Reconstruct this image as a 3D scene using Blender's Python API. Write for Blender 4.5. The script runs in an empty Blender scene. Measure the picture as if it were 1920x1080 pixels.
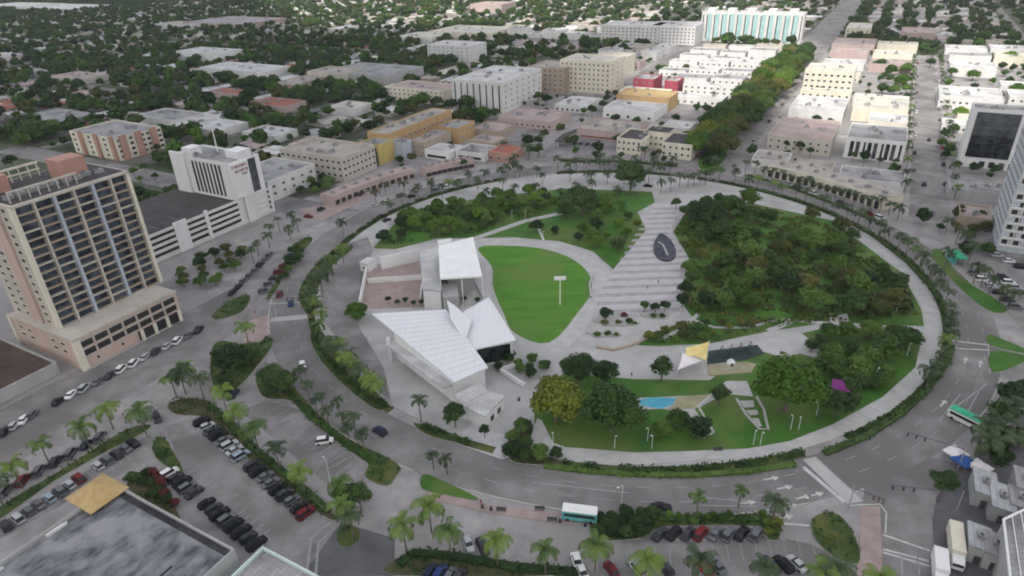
import bpy, math, random
import numpy as np
from mathutils import Vector, Matrix
from mathutils.geometry import tessellate_polygon
random.seed(7); rng = np.random.default_rng(7)
scene = bpy.context.scene
col = scene.collection
rad = math.radians

# ------------------------------------------------------------------ camera, sky, sun, exposure
CAM_H, FPX, PITCH, ROLL = 112.0, 1230.0, rad(28.0), rad(-2.0)
cd = bpy.data.cameras.new('camera'); cam = bpy.data.objects.new('camera', cd); col.objects.link(cam)
cd.sensor_width = 36.0; cd.lens = 36.0 * FPX / 1920.0
cd.clip_start = 1.0; cd.clip_end = 20000.0
cam.matrix_world = Matrix.Translation((0, 0, CAM_H)) @ Matrix.Rotation(rad(90) - PITCH, 4, 'X') @ Matrix.Rotation(ROLL, 4, 'Z')
scene.camera = cam
scene.render.resolution_x, scene.render.resolution_y = 1024, 576
scene.cycles.filter_width = 1.9
scene.cycles.max_bounces = 5; scene.cycles.diffuse_bounces = 3; scene.cycles.glossy_bounces = 2
scene.cycles.transparent_max_bounces = 6; scene.cycles.caustics_reflective = False
SUN_EL, SUN_AZ = rad(50), rad(205)       # azimuth: compass-like, clockwise from +Y
w = bpy.data.worlds.new('World'); scene.world = w; w.use_nodes = True
nt = w.node_tree; bg = nt.nodes['Background']
sky = nt.nodes.new('ShaderNodeTexSky'); sky.sky_type = 'NISHITA'; sky.sun_disc = False
sky.sun_elevation = SUN_EL; sky.sun_rotation = SUN_AZ; sky.air_density = 1.0; sky.dust_density = 3.0; sky.ozone_density = 1.0
nt.links.new(sky.outputs[0], bg.inputs[0]); bg.inputs[1].default_value = 0.12
sd = bpy.data.lights.new('sun', 'SUN'); sd.energy = 2.7; sd.angle = rad(2.5); sd.color = (1.0, 0.95, 0.87)
so = bpy.data.objects.new('sun', sd); col.objects.link(so); so.location = (0, 0, 400)
sdir = Vector((math.sin(SUN_AZ) * math.cos(SUN_EL), math.cos(SUN_AZ) * math.cos(SUN_EL), math.sin(SUN_EL)))
so.rotation_euler = sdir.to_track_quat('Z', 'Y').to_euler()
scene.view_settings.view_transform = 'Standard'; scene.view_settings.look = 'None'
scene.view_settings.gamma = 1.0; scene.view_settings.exposure = 0.6

# ------------------------------------------------------------------ site frame
CX, CY, ANG = 38.0, 228.0, rad(60.3)
UX, UY = math.cos(ANG), math.sin(ANG)
def W(s, t): return (CX + s * UX - t * UY, CY + s * UY + t * UX)
def ST(x, y): dx, dy = x - CX, y - CY; return (dx * UX + dy * UY, -dx * UY + dy * UX)
def g(px, py, z=0.0):
    """world point at height z that was surveyed at image position px, py of the photograph"""
    x, y = px - 960.0, 540.0 - py
    c, s = math.cos(ROLL), math.sin(ROLL); x, y = c * x - s * y, s * x + c * y
    dz = -FPX * math.sin(PITCH) + y * math.cos(PITCH); dy = FPX * math.cos(PITCH) + y * math.sin(PITCH)
    k = (z - CAM_H) / dz
    return (x * k, dy * k)
def proj(X, Y, Z):
    Z = Z - CAM_H; d = Y * math.cos(PITCH) - Z * math.sin(PITCH); u = Y * math.sin(PITCH) + Z * math.cos(PITCH)
    if d < 1: return (-9999, -9999)
    x, y = FPX * X / d, FPX * u / d
    c, s = math.cos(-ROLL), math.sin(-ROLL); x, y = c * x - s * y, s * x + c * y
    return (x + 960, 540 - y)

# ------------------------------------------------------------------ materials
def mat(name, c1, c2=None, scale=0.3, rough=0.8, metal=0.0, spec=0.3, detail=4.0, bump=0.0, objrand=False, c3=None, scale3=0.03, stretch=None, contrast=(0.35, 0.65), emit=None):
    m = bpy.data.materials.new(name); m.use_nodes = True; n = m.node_tree; b = n.nodes['Principled BSDF']
    b.inputs['Roughness'].default_value = rough; b.inputs['Metallic'].default_value = metal
    b.inputs['Specular IOR Level'].default_value = spec
    if c2 is None:
        b.inputs['Base Color'].default_value = (*c1, 1); return m
    tc = n.nodes.new('ShaderNodeTexCoord'); src = tc.outputs['Object']
    if stretch:
        mp = n.nodes.new('ShaderNodeMapping'); mp.inputs['Scale'].default_value = stretch[:3]
        if len(stretch) > 3: mp.inputs['Rotation'].default_value = (0, 0, stretch[3])
        n.links.new(src, mp.inputs[0]); src = mp.outputs[0]
    nz = n.nodes.new('ShaderNodeTexNoise'); nz.inputs['Scale'].default_value = scale; nz.inputs['Detail'].default_value = detail
    nz.inputs['Roughness'].default_value = 0.62
    n.links.new(src, nz.inputs['Vector'])
    r = n.nodes.new('ShaderNodeValToRGB'); r.color_ramp.elements[0].position = contrast[0]; r.color_ramp.elements[1].position = contrast[1]
    r.color_ramp.elements[0].color = (*c1, 1); r.color_ramp.elements[1].color = (*c2, 1)
    fac = nz.outputs['Fac']
    if objrand:
        oi = n.nodes.new('ShaderNodeObjectInfo'); mm = n.nodes.new('ShaderNodeMath'); mm.operation = 'MULTIPLY_ADD'
        mm.inputs[1].default_value = 0.45; n.links.new(oi.outputs['Random'], mm.inputs[0])
        sb = n.nodes.new('ShaderNodeMath'); sb.operation = 'SUBTRACT'; sb.inputs[1].default_value = 0.22
        n.links.new(fac, sb.inputs[0]); n.links.new(sb.outputs[0], mm.inputs[2]); fac = mm.outputs[0]
    n.links.new(fac, r.inputs[0]); out = r.outputs[0]
    if c3 is not None:
        n3 = n.nodes.new('ShaderNodeTexNoise'); n3.inputs['Scale'].default_value = scale3; n3.inputs['Detail'].default_value = 5
        n.links.new(tc.outputs['Object'], n3.inputs['Vector'])
        r3 = n.nodes.new('ShaderNodeValToRGB'); r3.color_ramp.elements[0].position = 0.48; r3.color_ramp.elements[1].position = 0.62
        n.links.new(n3.outputs['Fac'], r3.inputs[0])
        mx = n.nodes.new('ShaderNodeMix'); mx.data_type = 'RGBA'; mx.inputs['B'].default_value = (*c3, 1)
        n.links.new(r3.outputs[0], mx.inputs['Factor']); n.links.new(out, mx.inputs['A']); out = mx.outputs['Result']
    n.links.new(out, b.inputs['Base Color'])
    if bump:
        bp = n.nodes.new('ShaderNodeBump'); bp.inputs['Strength'].default_value = bump; bp.inputs['Distance'].default_value = 0.3
        n.links.new(nz.outputs['Fac'], bp.inputs['Height']); n.links.new(bp.outputs[0], b.inputs['Normal'])
    return m
M = {}
M['ground'] = mat('ground_mix', (.035, .055, .022), (.08, .10, .05), .03, c3=(.13, .125, .11), scale3=.02, detail=10)
M['pave'] = mat('city_paving', (0.223, 0.213, 0.210), (0.379, 0.362, 0.355), .12, c3=(0.258, 0.246, 0.241), scale3=.03, detail=8)
M['road'] = mat('asphalt', (0.174, 0.166, 0.163), (0.275, 0.262, 0.257), .16, c3=(0.149, 0.142, 0.140), scale3=.05, detail=8)
M['ring'] = mat('ring_asphalt', (0.164, 0.157, 0.153), (0.253, 0.242, 0.237), .14, c3=(0.150, 0.143, 0.140), scale3=.04, detail=8)
M['lot'] = mat('parking_asphalt', (0.187, 0.179, 0.175), (0.297, 0.284, 0.278), .18, c3=(0.155, 0.148, 0.145), scale3=.05, detail=8)
M['darklot'] = mat('dark_asphalt', (.095, .095, .10), (.14, .14, .145), .15, detail=8)
M['kerb'] = mat('kerb_concrete', (.36, .35, .33), (.45, .44, .42), .5)
M['walk'] = mat('footpath_concrete', (0.389, 0.385, 0.375), (0.496, 0.491, 0.479), .25, c3=(0.407, 0.403, 0.393), scale3=.08)
M['brick'] = mat('pink_brick_paving', (.30, .225, .21), (.38, .30, .28), .3)
M['plaza'] = mat('plaza_paving', (0.378, 0.374, 0.365), (0.466, 0.461, 0.450), .15, c3=(0.336, 0.333, 0.324), scale3=.06)
M['stripe_l'] = mat('pale_stripe_paving', (.43, .42, .425), (.50, .485, .49), .3)
M['stripe_d'] = mat('grey_stripe_paving', (.31, .295, .30), (.38, .36, .37), .3)
M['paint'] = mat('road_paint', (.36, .36, .35), (.56, .56, .54), .8, contrast=(.3, .6))
M['paint_old'] = mat('worn_road_paint', (.24, .24, .24), (.36, .36, .355), .8, contrast=(.3, .6))
M['lawn'] = mat('mown_lawn', (.050, .15, .012), (.095, .25, .026), .16, c3=(.11, .20, .035), scale3=.035, detail=12, contrast=(.3, .7), stretch=(.35, 1.6, 1, .5))
M['grass'] = mat('park_grass', (.030, .095, .012), (.070, .175, .022), .11, c3=(.10, .15, .035), scale3=.045, detail=12, contrast=(.3, .7))
M['verge'] = mat('verge_planting', (.03, .06, .018), (.07, .11, .028), .35, c3=(.10, .11, .03), scale3=.15, detail=8, bump=.8)
M['mulch'] = mat('planting_bed', (.05, .065, .025), (.12, .10, .055), .4, detail=8)
M['leaf'] = mat('leaf_green', (.035, .078, .016), (.095, .165, .034), .35, objrand=True, rough=.65, spec=.2)
M['leaf_dark'] = mat('leaf_dark', (.020, .046, .014), (.055, .10, .026), .35, objrand=True, rough=.65, spec=.2)
M['leaf_olive'] = mat('leaf_olive', (.065, .10, .016), (.155, .185, .028), .3, objrand=True, rough=.65, spec=.2)
M['leaf_brown'] = mat('leaf_brown', (.06, .075, .02), (.14, .14, .04), .3, objrand=True, rough=.65, spec=.2)
M['leaf_bright'] = mat('leaf_bright', (.05, .115, .014), (.125, .215, .03), .3, objrand=True, rough=.65, spec=.2)
M['leaf_red'] = mat('leaf_red', (.11, .022, .03), (.18, .045, .04), .5, rough=.7)
M['palm'] = mat('palm_frond', (.05, .10, .018), (.13, .20, .03), .6, objrand=True, rough=.55)
M['palm_dark'] = mat('palm_frond_dark', (.025, .05, .018), (.055, .085, .03), .6, objrand=True, rough=.55)
M['trunk'] = mat('bark', (.11, .09, .07), (.19, .16, .13), 1.5)
M['glass'] = mat('dark_glass', (.012, .015, .018), (.13, .14, .15), .25, rough=.15, spec=.6, objrand=True, contrast=(.35, .9))
M['blueglass'] = mat('blue_balcony_glass', (.04, .055, .08), (.16, .20, .26), .16, rough=.2, spec=.6)
M['towerglass'] = mat('shaded_balcony_glazing', (.03, .037, .05), (.15, .18, .23), .22, rough=.3, detail=6, contrast=(.4, .7))  # shade of the recessed balconies is put into this glazing colour
M['teal'] = mat('teal_glass', (.30, .50, .52), (.42, .62, .62), .2, rough=.3)
M['dark_fill'] = mat('shade_and_dark_parts', (.022, .022, .024), (.05, .05, .052), .2)  # near-black colour stands for shade inside openings; also used on dark roof details
def wallm(n, c, d=.82, sc=.25): M[n] = mat(n, tuple(x * d for x in c), c, sc, detail=6, stretch=(1, 1, .35), contrast=(.25, .6))
wallm('white_wall', (.68, .68, .665)); wallm('bright_wall', (.76, .76, .75), .9); wallm('cream_wall', (.72, .68, .56)); wallm('beige_wall', (.54, .50, .44))
wallm('pink_wall', (.56, .43, .37)); wallm('terracotta_wall', (.46, .27, .215)); wallm('grey_wall', (.42, .42, .41)); wallm('orange_wall', (.50, .34, .17))
wallm('yellow_wall', (.52, .42, .16)); wallm('rose_wall', (.48, .38, .36)); wallm('tan_wall', (.40, .33, .26)); wallm('pale_wall', (.60, .72, .70), .92); wallm('pale_blue_wall', (.58, .63, .69)); wallm('red_wall', (.36, .07, .10)); wallm('blue_wall', (.45, .49, .56))
def roofm(n, a, b, c=None, sc=.12):
    m = M[n] = mat(n, a, b, sc, c3=c, scale3=.09, detail=9, rough=.9, contrast=(.3, .7)); t = m.node_tree; bs = t.nodes['Principled BSDF']; src = bs.inputs['Base Color'].links[0].from_socket
    tc = t.nodes.new('ShaderNodeTexCoord'); br = t.nodes.new('ShaderNodeTexBrick'); br.inputs['Scale'].default_value = .22; br.inputs['Mortar Size'].default_value = .012
    br.inputs['Color1'].default_value = (1, 1, 1, 1); br.inputs['Color2'].default_value = (.86, .86, .86, 1); br.inputs['Mortar'].default_value = (.62, .62, .62, 1)
    mx = t.nodes.new('ShaderNodeMix'); mx.data_type = 'RGBA'; mx.blend_type = 'MULTIPLY'; mx.inputs['Factor'].default_value = 1
    t.links.new(tc.outputs['Object'], br.inputs['Vector']); t.links.new(src, mx.inputs['A']); t.links.new(br.outputs[0], mx.inputs['B']); t.links.new(mx.outputs['Result'], bs.inputs['Base Color'])
roofm('white_roof', (.50, .50, .50), (.70, .70, .69), (.44, .44, .44)); roofm('grey_roof', (.28, .28, .285), (.42, .42, .42), (.22, .22, .23))
roofm('dark_roof', (.045, .042, .045), (.10, .095, .095), (.075, .07, .07)); M['stained_roof'] = mat('stained_roof', (.075, .08, .09), (.25, .255, .27), .28, c3=(.30, .30, .315), scale3=.12, detail=14, rough=1.0, spec=0.0, contrast=(.36, .62), stretch=(.7, 1.4, 1))
roofm('tan_roof', (.36, .33, .29), (.48, .45, .40), (.30, .28, .26)); roofm('shed_roof', (.36, .37, .38), (.50, .51, .52), (.30, .30, .31)); roofm('brown_roof', (.05, .038, .032), (.12, .085, .07)); roofm('pink_roof', (.38, .30, .28), (.48, .39, .37), (.33, .28, .27))
roofm('red_roof', (.30, .10, .07), (.42, .16, .11)); roofm('cream_roof', (.52, .50, .43), (.68, .66, .58), (.46, .45, .40))
M['metal_roof'] = mat('white_metal_roof', (.68, .69, .71), (.74, .75, .77), .4, rough=.45, stretch=(4, .2, 1), detail=2, contrast=(.3, .7))
M['canopy'] = mat('white_membrane', (.78, .78, .78), (.86, .86, .85), .3, rough=.6)
M['mustard'] = mat('mustard_metal_roof', (.42, .29, .13), (.50, .37, .18), .5, rough=.6)
M['sail'] = mat('yellow_sail_cloth', (.68, .52, .18), (.80, .66, .30), .5)
M['sailw'] = mat('white_sail_cloth', (.76, .72, .72), (.84, .80, .80), .5)
M['water'] = mat('fountain_water', (.045, .05, .065), (.10, .105, .13), .35, rough=.6, spec=.05)
M['slate'] = mat('dark_slate', (.05, .052, .06), (.085, .088, .10), .6)
M['pool'] = mat('blue_splash_surface', (.06, .30, .42), (.10, .42, .55), .2, rough=.4)
M['rubber'] = mat('dark_play_surface', (.02, .035, .04), (.04, .06, .055), .4)
M['tanplay'] = mat('tan_play_surface', (.27, .25, .16), (.36, .33, .22), .3)
M['steel'] = mat('galvanised_steel', (.40, .41, .42), (.52, .53, .54), 2, rough=.4, metal=.5)
M['darksteel'] = mat('dark_steel', (.06, .065, .07), (.10, .10, .11), 2, rough=.5)
M['whitepaint'] = mat('white_paint', (.72, .72, .71), (.80, .80, .79), 2, rough=.5)
M['skin'] = mat('skin', (.35, .22, .16)); M['cloth_dark'] = mat('dark_cloth', (.03, .03, .04)); M['cloth_red'] = mat('red_cloth', (.35, .05, .05)); M['cloth_white'] = mat('white_cloth', (.65, .65, .65))
M['green'] = mat('green_panel', (.04, .36, .20), (.06, .45, .26), 1); M['tealp'] = mat('teal_panel', (.10, .38, .38), (.15, .48, .47), 1)
M['bluec'] = mat('blue_cloth', (.02, .07, .24), (.04, .13, .36), .6); M['purple'] = mat('purple_panel', (.18, .03, .18), (.26, .05, .24), 1)
M['tyre'] = mat('tyre', (.02, .02, .02)); M['carglass'] = mat('car_glass', (.02, .022, .026), rough=.4, spec=.4)
M['lettering'] = mat('sign_lettering', (.20, .07, .08), (.30, .14, .15), 2)
CARC = {'white': (.75, .75, .74), 'silver': (.42, .43, .45), 'grey': (.14, .145, .16), 'dark grey': (.05, .052, .06), 'black': (.015, .016, .02), 'blue': (.03, .05, .16),
        'dark red': (.16, .015, .02), 'red': (.35, .03, .03), 'dark blue': (.02, .028, .06), 'beige': (.35, .31, .25), 'pale blue': (.30, .38, .45)}
CARM = {k: mat('car_paint_' + k.replace(' ', '_'), v, rough=.6, spec=.2) for k, v in CARC.items()}

# ------------------------------------------------------------------ mesh builder
class MB:
    def __init__(s): s.v = []; s.f = []; s.m = []; s.n = 0
    def add(s, vs, fs, mi=0):
        b = len(s.v); s.v.extend(vs); s.f.extend([tuple(b + i for i in f) for f in fs]); s.m.extend([mi] * len(fs)); return s
    def box(s, x0, x1, y0, y1, z0, z1, mi=0):
        return s.add([(x0, y0, z0), (x1, y0, z0), (x1, y1, z0), (x0, y1, z0), (x0, y0, z1), (x1, y0, z1), (x1, y1, z1), (x0, y1, z1)],
                     [(0, 3, 2, 1), (4, 5, 6, 7), (0, 1, 5, 4), (1, 2, 6, 5), (2, 3, 7, 6), (3, 0, 4, 7)], mi)
    def prism(s, poly, z0, z1, mi=0, side=None):
        A = sum(poly[i][0] * poly[(i + 1) % len(poly)][1] - poly[(i + 1) % len(poly)][0] * poly[i][1] for i in range(len(poly)))
        if A < 0: poly = poly[::-1]
        n = len(poly); zt = z1 if isinstance(z1, (list, tuple)) else [z1] * n
        if isinstance(z1, (list, tuple)) and A < 0: zt = list(zt)[::-1]
        tris = tessellate_polygon([[Vector((p[0], p[1], 0)) for p in poly]])
        top = []
        for a, b, c in tris:
            ar = (poly[b][0] - poly[a][0]) * (poly[c][1] - poly[a][1]) - (poly[c][0] - poly[a][0]) * (poly[b][1] - poly[a][1])
            top.append((n + a, n + b, n + c) if ar > 0 else (n + a, n + c, n + b))
        s.add([(p[0], p[1], z0) for p in poly] + [(p[0], p[1], zt[i]) for i, p in enumerate(poly)], top, mi)
        b = len(s.v) - 2 * n
        for i in range(n):
            j = (i + 1) % n; s.f.append((b + i, b + j, b + n + j, b + n + i)); s.m.append(mi if side is None else side)
        return s
    def cyl(s, x, y, z0, z1, r0, r1=None, n=8, mi=0, dx=0, dy=0):
        r1 = r0 if r1 is None else r1
        vs = [(x + r0 * math.cos(2 * math.pi * i / n), y + r0 * math.sin(2 * math.pi * i / n), z0) for i in range(n)]
        vs += [(x + dx + r1 * math.cos(2 * math.pi * i / n), y + dy + r1 * math.sin(2 * math.pi * i / n), z1) for i in range(n)]
        return s.add(vs, [(i, (i + 1) % n, n + (i + 1) % n, n + i) for i in range(n)] + [tuple(range(n, 2 * n))], mi)
    def bar(s, a, b, r, n=6, mi=0):
        a, b = Vector(a), Vector(b); d = (b - a).normalized(); q = d.to_track_quat('Z', 'Y')
        ring = [q @ Vector((r * math.cos(2 * math.pi * i / n), r * math.sin(2 * math.pi * i / n), 0)) for i in range(n)]
        vs = [tuple(a + p) for p in ring] + [tuple(b + p) for p in ring]
        return s.add(vs, [(i, (i + 1) % n, n + (i + 1) % n, n + i) for i in range(n)] + [tuple(range(n, 2 * n)), tuple(range(n))[::-1]], mi)
    def mesh(s, name, smooth=False):
        me = bpy.data.meshes.new(name); me.from_pydata(s.v, [], s.f)
        if any(s.m): me.polygons.foreach_set('material_index', s.m)
        if smooth: me.polygons.foreach_set('use_smooth', [True] * len(s.f))
        me.update(); return me
    def build(s, name, mats, parent=None, smooth=False):
        me = s.mesh(name, smooth)
        for m in (mats if isinstance(mats, (list, tuple)) else [mats]): me.materials.append(M[m] if isinstance(m, str) else m)
        return link(name, me, parent)
def link(name, data, parent=None, loc=None, rz=None, sc=None, m=None):
    o = bpy.data.objects.new(name, data); col.objects.link(o)
    if parent: o.parent = parent
    if loc: o.location = loc
    if rz is not None: o.rotation_euler = (0, 0, rz)
    if sc: o.scale = sc if isinstance(sc, (tuple, list)) else (sc, sc, sc)
    if m is not None:
        for i, mm in enumerate(m if isinstance(m, (list, tuple)) else [m]):
            o.material_slots[i].link = 'OBJECT'; o.material_slots[i].material = M[mm] if isinstance(mm, str) else mm
    return o
AUTO = []
def tag(o, label, cat, group=None, auto=False):
    o['label'] = label; o['category'] = cat
    if group: o['group'] = group
    if auto: AUTO.append(o)
    return o
def thing(name, label, cat, loc=(0, 0, 0), rz=0, group=None, auto=False):
    o = bpy.data.objects.new(name, None); col.objects.link(o); o.location = loc; o.rotation_euler = (0, 0, rz)
    o.empty_display_size = .5
    return tag(o, label, cat, group, auto)
def struct(name, mb, m, kind='structure'):
    o = mb.build(name, m); o['kind'] = kind; return o
def P(*pts): return [g(*p) for p in pts]
def inpoly(x, y, poly):
    r = False; j = len(poly) - 1
    for i in range(len(poly)):
        if (poly[i][1] > y) != (poly[j][1] > y) and x < (poly[j][0] - poly[i][0]) * (y - poly[i][1]) / (poly[j][1] - poly[i][1]) + poly[i][0]: r = not r
        j = i
    return r
def smooth_poly(pts, k=4):
    out = []; n = len(pts)
    for i in range(n):
        p0, p1, p2, p3 = (np.array(pts[(i + d) % n]) for d in (-1, 0, 1, 2))
        for q in range(k):
            t = q / k
            out.append(tuple(.5 * ((2 * p1) + (-p0 + p2) * t + (2 * p0 - 5 * p1 + 4 * p2 - p3) * t * t + (-p0 + 3 * p1 - 3 * p2 + p3) * t ** 3)))
    return out
def strip(pts, w, mb, z0, z1, mi=0):
    """ribbon of width w along world polyline"""
    L, R = [], []
    for i, p in enumerate(pts):
        a = pts[max(i - 1, 0)]; b = pts[min(i + 1, len(pts) - 1)]
        d = math.hypot(b[0] - a[0], b[1] - a[1]) or 1; nx, ny = -(b[1] - a[1]) / d, (b[0] - a[0]) / d
        L.append((p[0] + nx * w / 2, p[1] + ny * w / 2)); R.append((p[0] - nx * w / 2, p[1] - ny * w / 2))
    for i in range(len(pts) - 1): mb.prism([L[i], R[i], R[i + 1], L[i + 1]], z0, z1, mi)
    return mb
def annulus(r0, r1, a0, a1, mb, z0, z1, step=3, mi=0):
    n = max(1, int(abs(a1 - a0) / step)); 
    for i in range(n):
        A, B = rad(a0 + (a1 - a0) * i / n), rad(a0 + (a1 - a0) * (i + 1) / n)
        mb.prism([(CX + r0 * math.cos(A), CY + r0 * math.sin(A)), (CX + r1 * math.cos(A), CY + r1 * math.sin(A)),
                  (CX + r1 * math.cos(B), CY + r1 * math.sin(B)), (CX + r0 * math.cos(B), CY + r0 * math.sin(B))], z0, z1, mi)
    return mb

# ------------------------------------------------------------------ ground, roads, park surfaces
EXCL = []          # world polygons that scattered planting and houses keep out of
mb = MB()
for i in range(24):
    a, b = 2 * math.pi * i / 24, 2 * math.pi * (i + 1) / 24
    mb.add([(0, 0, 0), (9000 * math.cos(a), 9000 * math.sin(a), 0), (9000 * math.cos(b), 9000 * math.sin(b), 0)], [(0, 1, 2)])
struct('ground', mb, 'ground')
def stpoly(s0, s1, t0, t1): return [W(s0, t0), W(s1, t0), W(s1, t1), W(s0, t1)]
struct('pavement', MB().prism(stpoly(-420, 560, -420, 165), -.5, .03).prism(stpoly(-420, -8, 165.1, 215), -.5, .03), 'pave')
# straight streets
mbr = MB()
def road(s0, s1, t0, t1): mbr.prism(stpoly(s0, s1, t0, t1), -.5, .05); EXCL.append(stpoly(s0 - 1, s1 + 1, t0 - 1, t1 + 1))
road(121, 1900, -19, 15)                 # the boulevard
road(98, 545, -116, -100)
road(90, 1600, 108, 122)
road(-420, -78, 92, 119)
road(-420, -66, -116, -94)
for s in (228, 325, 440, 640): road(s, s + 9, -420, -116.2); road(s, s + 9, -99.8, -19.2); road(s, s + 9, 15.2, 107.8)
road(545, 565, -700, -116.2); road(545, 565, -99.8, -19.2); road(545, 565, 15.2, 107.8); road(545, 565, 122.2, 900)
road(-14, 4, 126, 420); road(-22, -2, -420, -124)
struct('street', mbr, 'road')
mbq = MB()
for k, t in enumerate((205, 300, 395, 490, 585, 680, 775, 870, 1000, 1150, 1300)): mbq.prism(stpoly(5 if k > 1 else 70, 1700, t, t + 8), -.5, .03); EXCL.append(stpoly(5, 1700, t - 1, t + 9))
for k, t in enumerate((-205, -300, -395, -490)): mbq.prism(stpoly(580, 1700, t, t + 8), -.5, .035); EXCL.append(stpoly(580, 1700, t - 1, t + 9))
for s in (145, 270, 400, 700, 860, 1020, 1200, 1400): mbq.prism(stpoly(s, s + 8, 123, 1400), -.5, .04); EXCL.append(stpoly(s - 1, s + 9, 123, 1400))
struct('residential_street', mbq, 'road')
# ring road
struct('ring_road', annulus(113.4, 126, 0, 360, MB(), -.5, .08), 'ring')
mk = MB()
for rr in (117.5, 121.8):
    for a in np.arange(0, 360, 4.2): annulus(rr - .08, rr + .08, a, a + 1.6, mk, .0, .092, 2)
struct('lane_marking', mk, 'paint_old')
# kerb ring outside
kb = MB()
for a0, a1 in ((-178, -160), (-151, -120), (-113, -78), (-52, -40), (-20, -5), (12, 55), (68, 113), (122, 160)): annulus(126.02, 126.4, a0, a1, kb, 0, .2)
struct('kerb', kb, 'kerb')

def surface(name, pts, m, z, sm=True, k=4):
    wp = P(*pts)
    if sm: wp = smooth_poly(wp, k)
    struct(name, MB().prism(wp, 0, z), m); return wp
# the park disc
struct('park_plaza', annulus(0.01, 110.5, 0, 360, MB(), 0, .14, 6), 'plaza')
struct('promenade', annulus(105.9, 110.8, -118, 95, MB(), 0, .17, 2), 'walk')
vg = MB()
struct('lawn', MB().prism(smooth_poly(P((897, 465), (960, 462), (1020, 468), (1070, 485), (1103, 513), (1108, 548), (1085, 585), (1030, 643), (965, 625), (945, 590), (925, 540), (922, 500))), 0, .26), 'lawn')
surface('oval_path', [(884, 452), (960, 449), (1035, 456), (1105, 476), (1145, 513), (1150, 560), (1110, 605), (1045, 660), (950, 640), (930, 590), (910, 545), (905, 500)], 'walk', .20)
LAWN_NW = [(700, 466), (735, 425), (770, 395), (900, 372), (1060, 354), (1222, 360), (1228, 380), (1195, 398), (1212, 432), (1150, 506), (1112, 472), (1050, 453), (960, 445), (890, 447), (820, 448), (740, 468)]
LAWN_NE = [(1288, 395), (1345, 370), (1400, 380), (1560, 414), (1690, 512), (1727, 580), (1732, 612), (1640, 610), (1560, 604), (1440, 622), (1330, 645), (1235, 650), (1195, 648), (1240, 620), (1300, 598), (1272, 560), (1292, 485), (1262, 435)]
LAWN_SE = [(1188, 712), (1330, 714), (1440, 640), (1560, 613), (1730, 626), (1716, 690), (1655, 745), (1560, 797), (1480, 828), (1400, 842), (1200, 850), (1040, 838), (1003, 800), (1000, 740), (1060, 700)]
for nme, pp in (('park_grass_north', LAWN_NW), ('park_grass_east', LAWN_NE), ('park_grass_south', LAWN_SE)):
    o = struct('park_grass', MB().prism(P(*pp), 0, .23), 'grass')
def walk(pts, w, m='walk', z=.28, name='footpath'): return struct(name, strip(P(*pts), w, MB(), 0, z), m)
walk([(888, 449), (925, 436), (985, 415), (1055, 400)], 3.2)
walk([(1020, 452), (1010, 430), (1000, 420)], 1.0, z=.27)
walk([(1440, 622), (1490, 602), (1555, 608), (1640, 612), (1733, 622)], 2.0)
walk([(1232, 640), (1270, 622), (1298, 600), (1310, 590)], 1.5, z=.285)
walk([(1298, 600), (1340, 615), (1400, 616), (1450, 602), (1490, 600)], 1.3, z=.275)
walk([(1372, 665), (1420, 650), (1490, 635)], 4, z=.275)
surface('footpath', [(1400, 652), (1440, 640), (1498, 622), (1556, 670), (1540, 676), (1500, 664), (1470, 672)], 'walk', .30, False)
surface('footpath', [(1552, 598), (1588, 588), (1592, 606), (1562, 614)], 'walk', .295, False)
surface('play_walk', [(1190, 748), (1330, 742), (1362, 716), (1400, 716), (1412, 745), (1382, 742), (1350, 738), (1302, 768), (1328, 808), (1318, 812), (1285, 775), (1240, 768), (1192, 770)], 'walk', .30, False)
surface('splash_pad', [(1194, 752), (1225, 747), (1268, 748), (1262, 760), (1238, 768), (1205, 763)], 'pool', .34, False)
surface('splash_pad_surround', [(1268, 746), (1330, 741), (1300, 768), (1250, 769), (1264, 760)], 'tanplay', .325, False)
surface('footpath', [(1007, 786), (1016, 790), (1037, 832), (1060, 840), (1190, 850), (1360, 846), (1362, 862), (1200, 873), (1080, 868), (1000, 848), (996, 820)], 'walk', .31, False)
surface('playground_surface', [(1325, 660), (1420, 648), (1432, 664), (1400, 676), (1325, 684)], 'rubber', .33, False)
surface('playground_surface', [(1325, 686), (1400, 680), (1418, 684), (1408, 700), (1330, 706)], 'tanplay', .33, False)
surface('path_panel', [(1386, 753), (1412, 752), (1414, 764), (1396, 766)], 'walk', .29, False)
surface('path_panel', [(1398, 771), (1419, 770), (1422, 779), (1406, 780)], 'walk', .29, False)
surface('path_panel', [(1410, 785), (1422, 786), (1428, 800), (1421, 802)], 'walk', .29, False)
for q in ([(1380, 748), (1398, 778), (1424, 806), (1440, 806), (1432, 770), (1418, 745)], [(1296, 768), (1312, 800), (1322, 822), (1338, 812), (1310, 765), (1350, 742)]): walk(q, .7, 'kerb', .36, 'path_edging')
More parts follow.
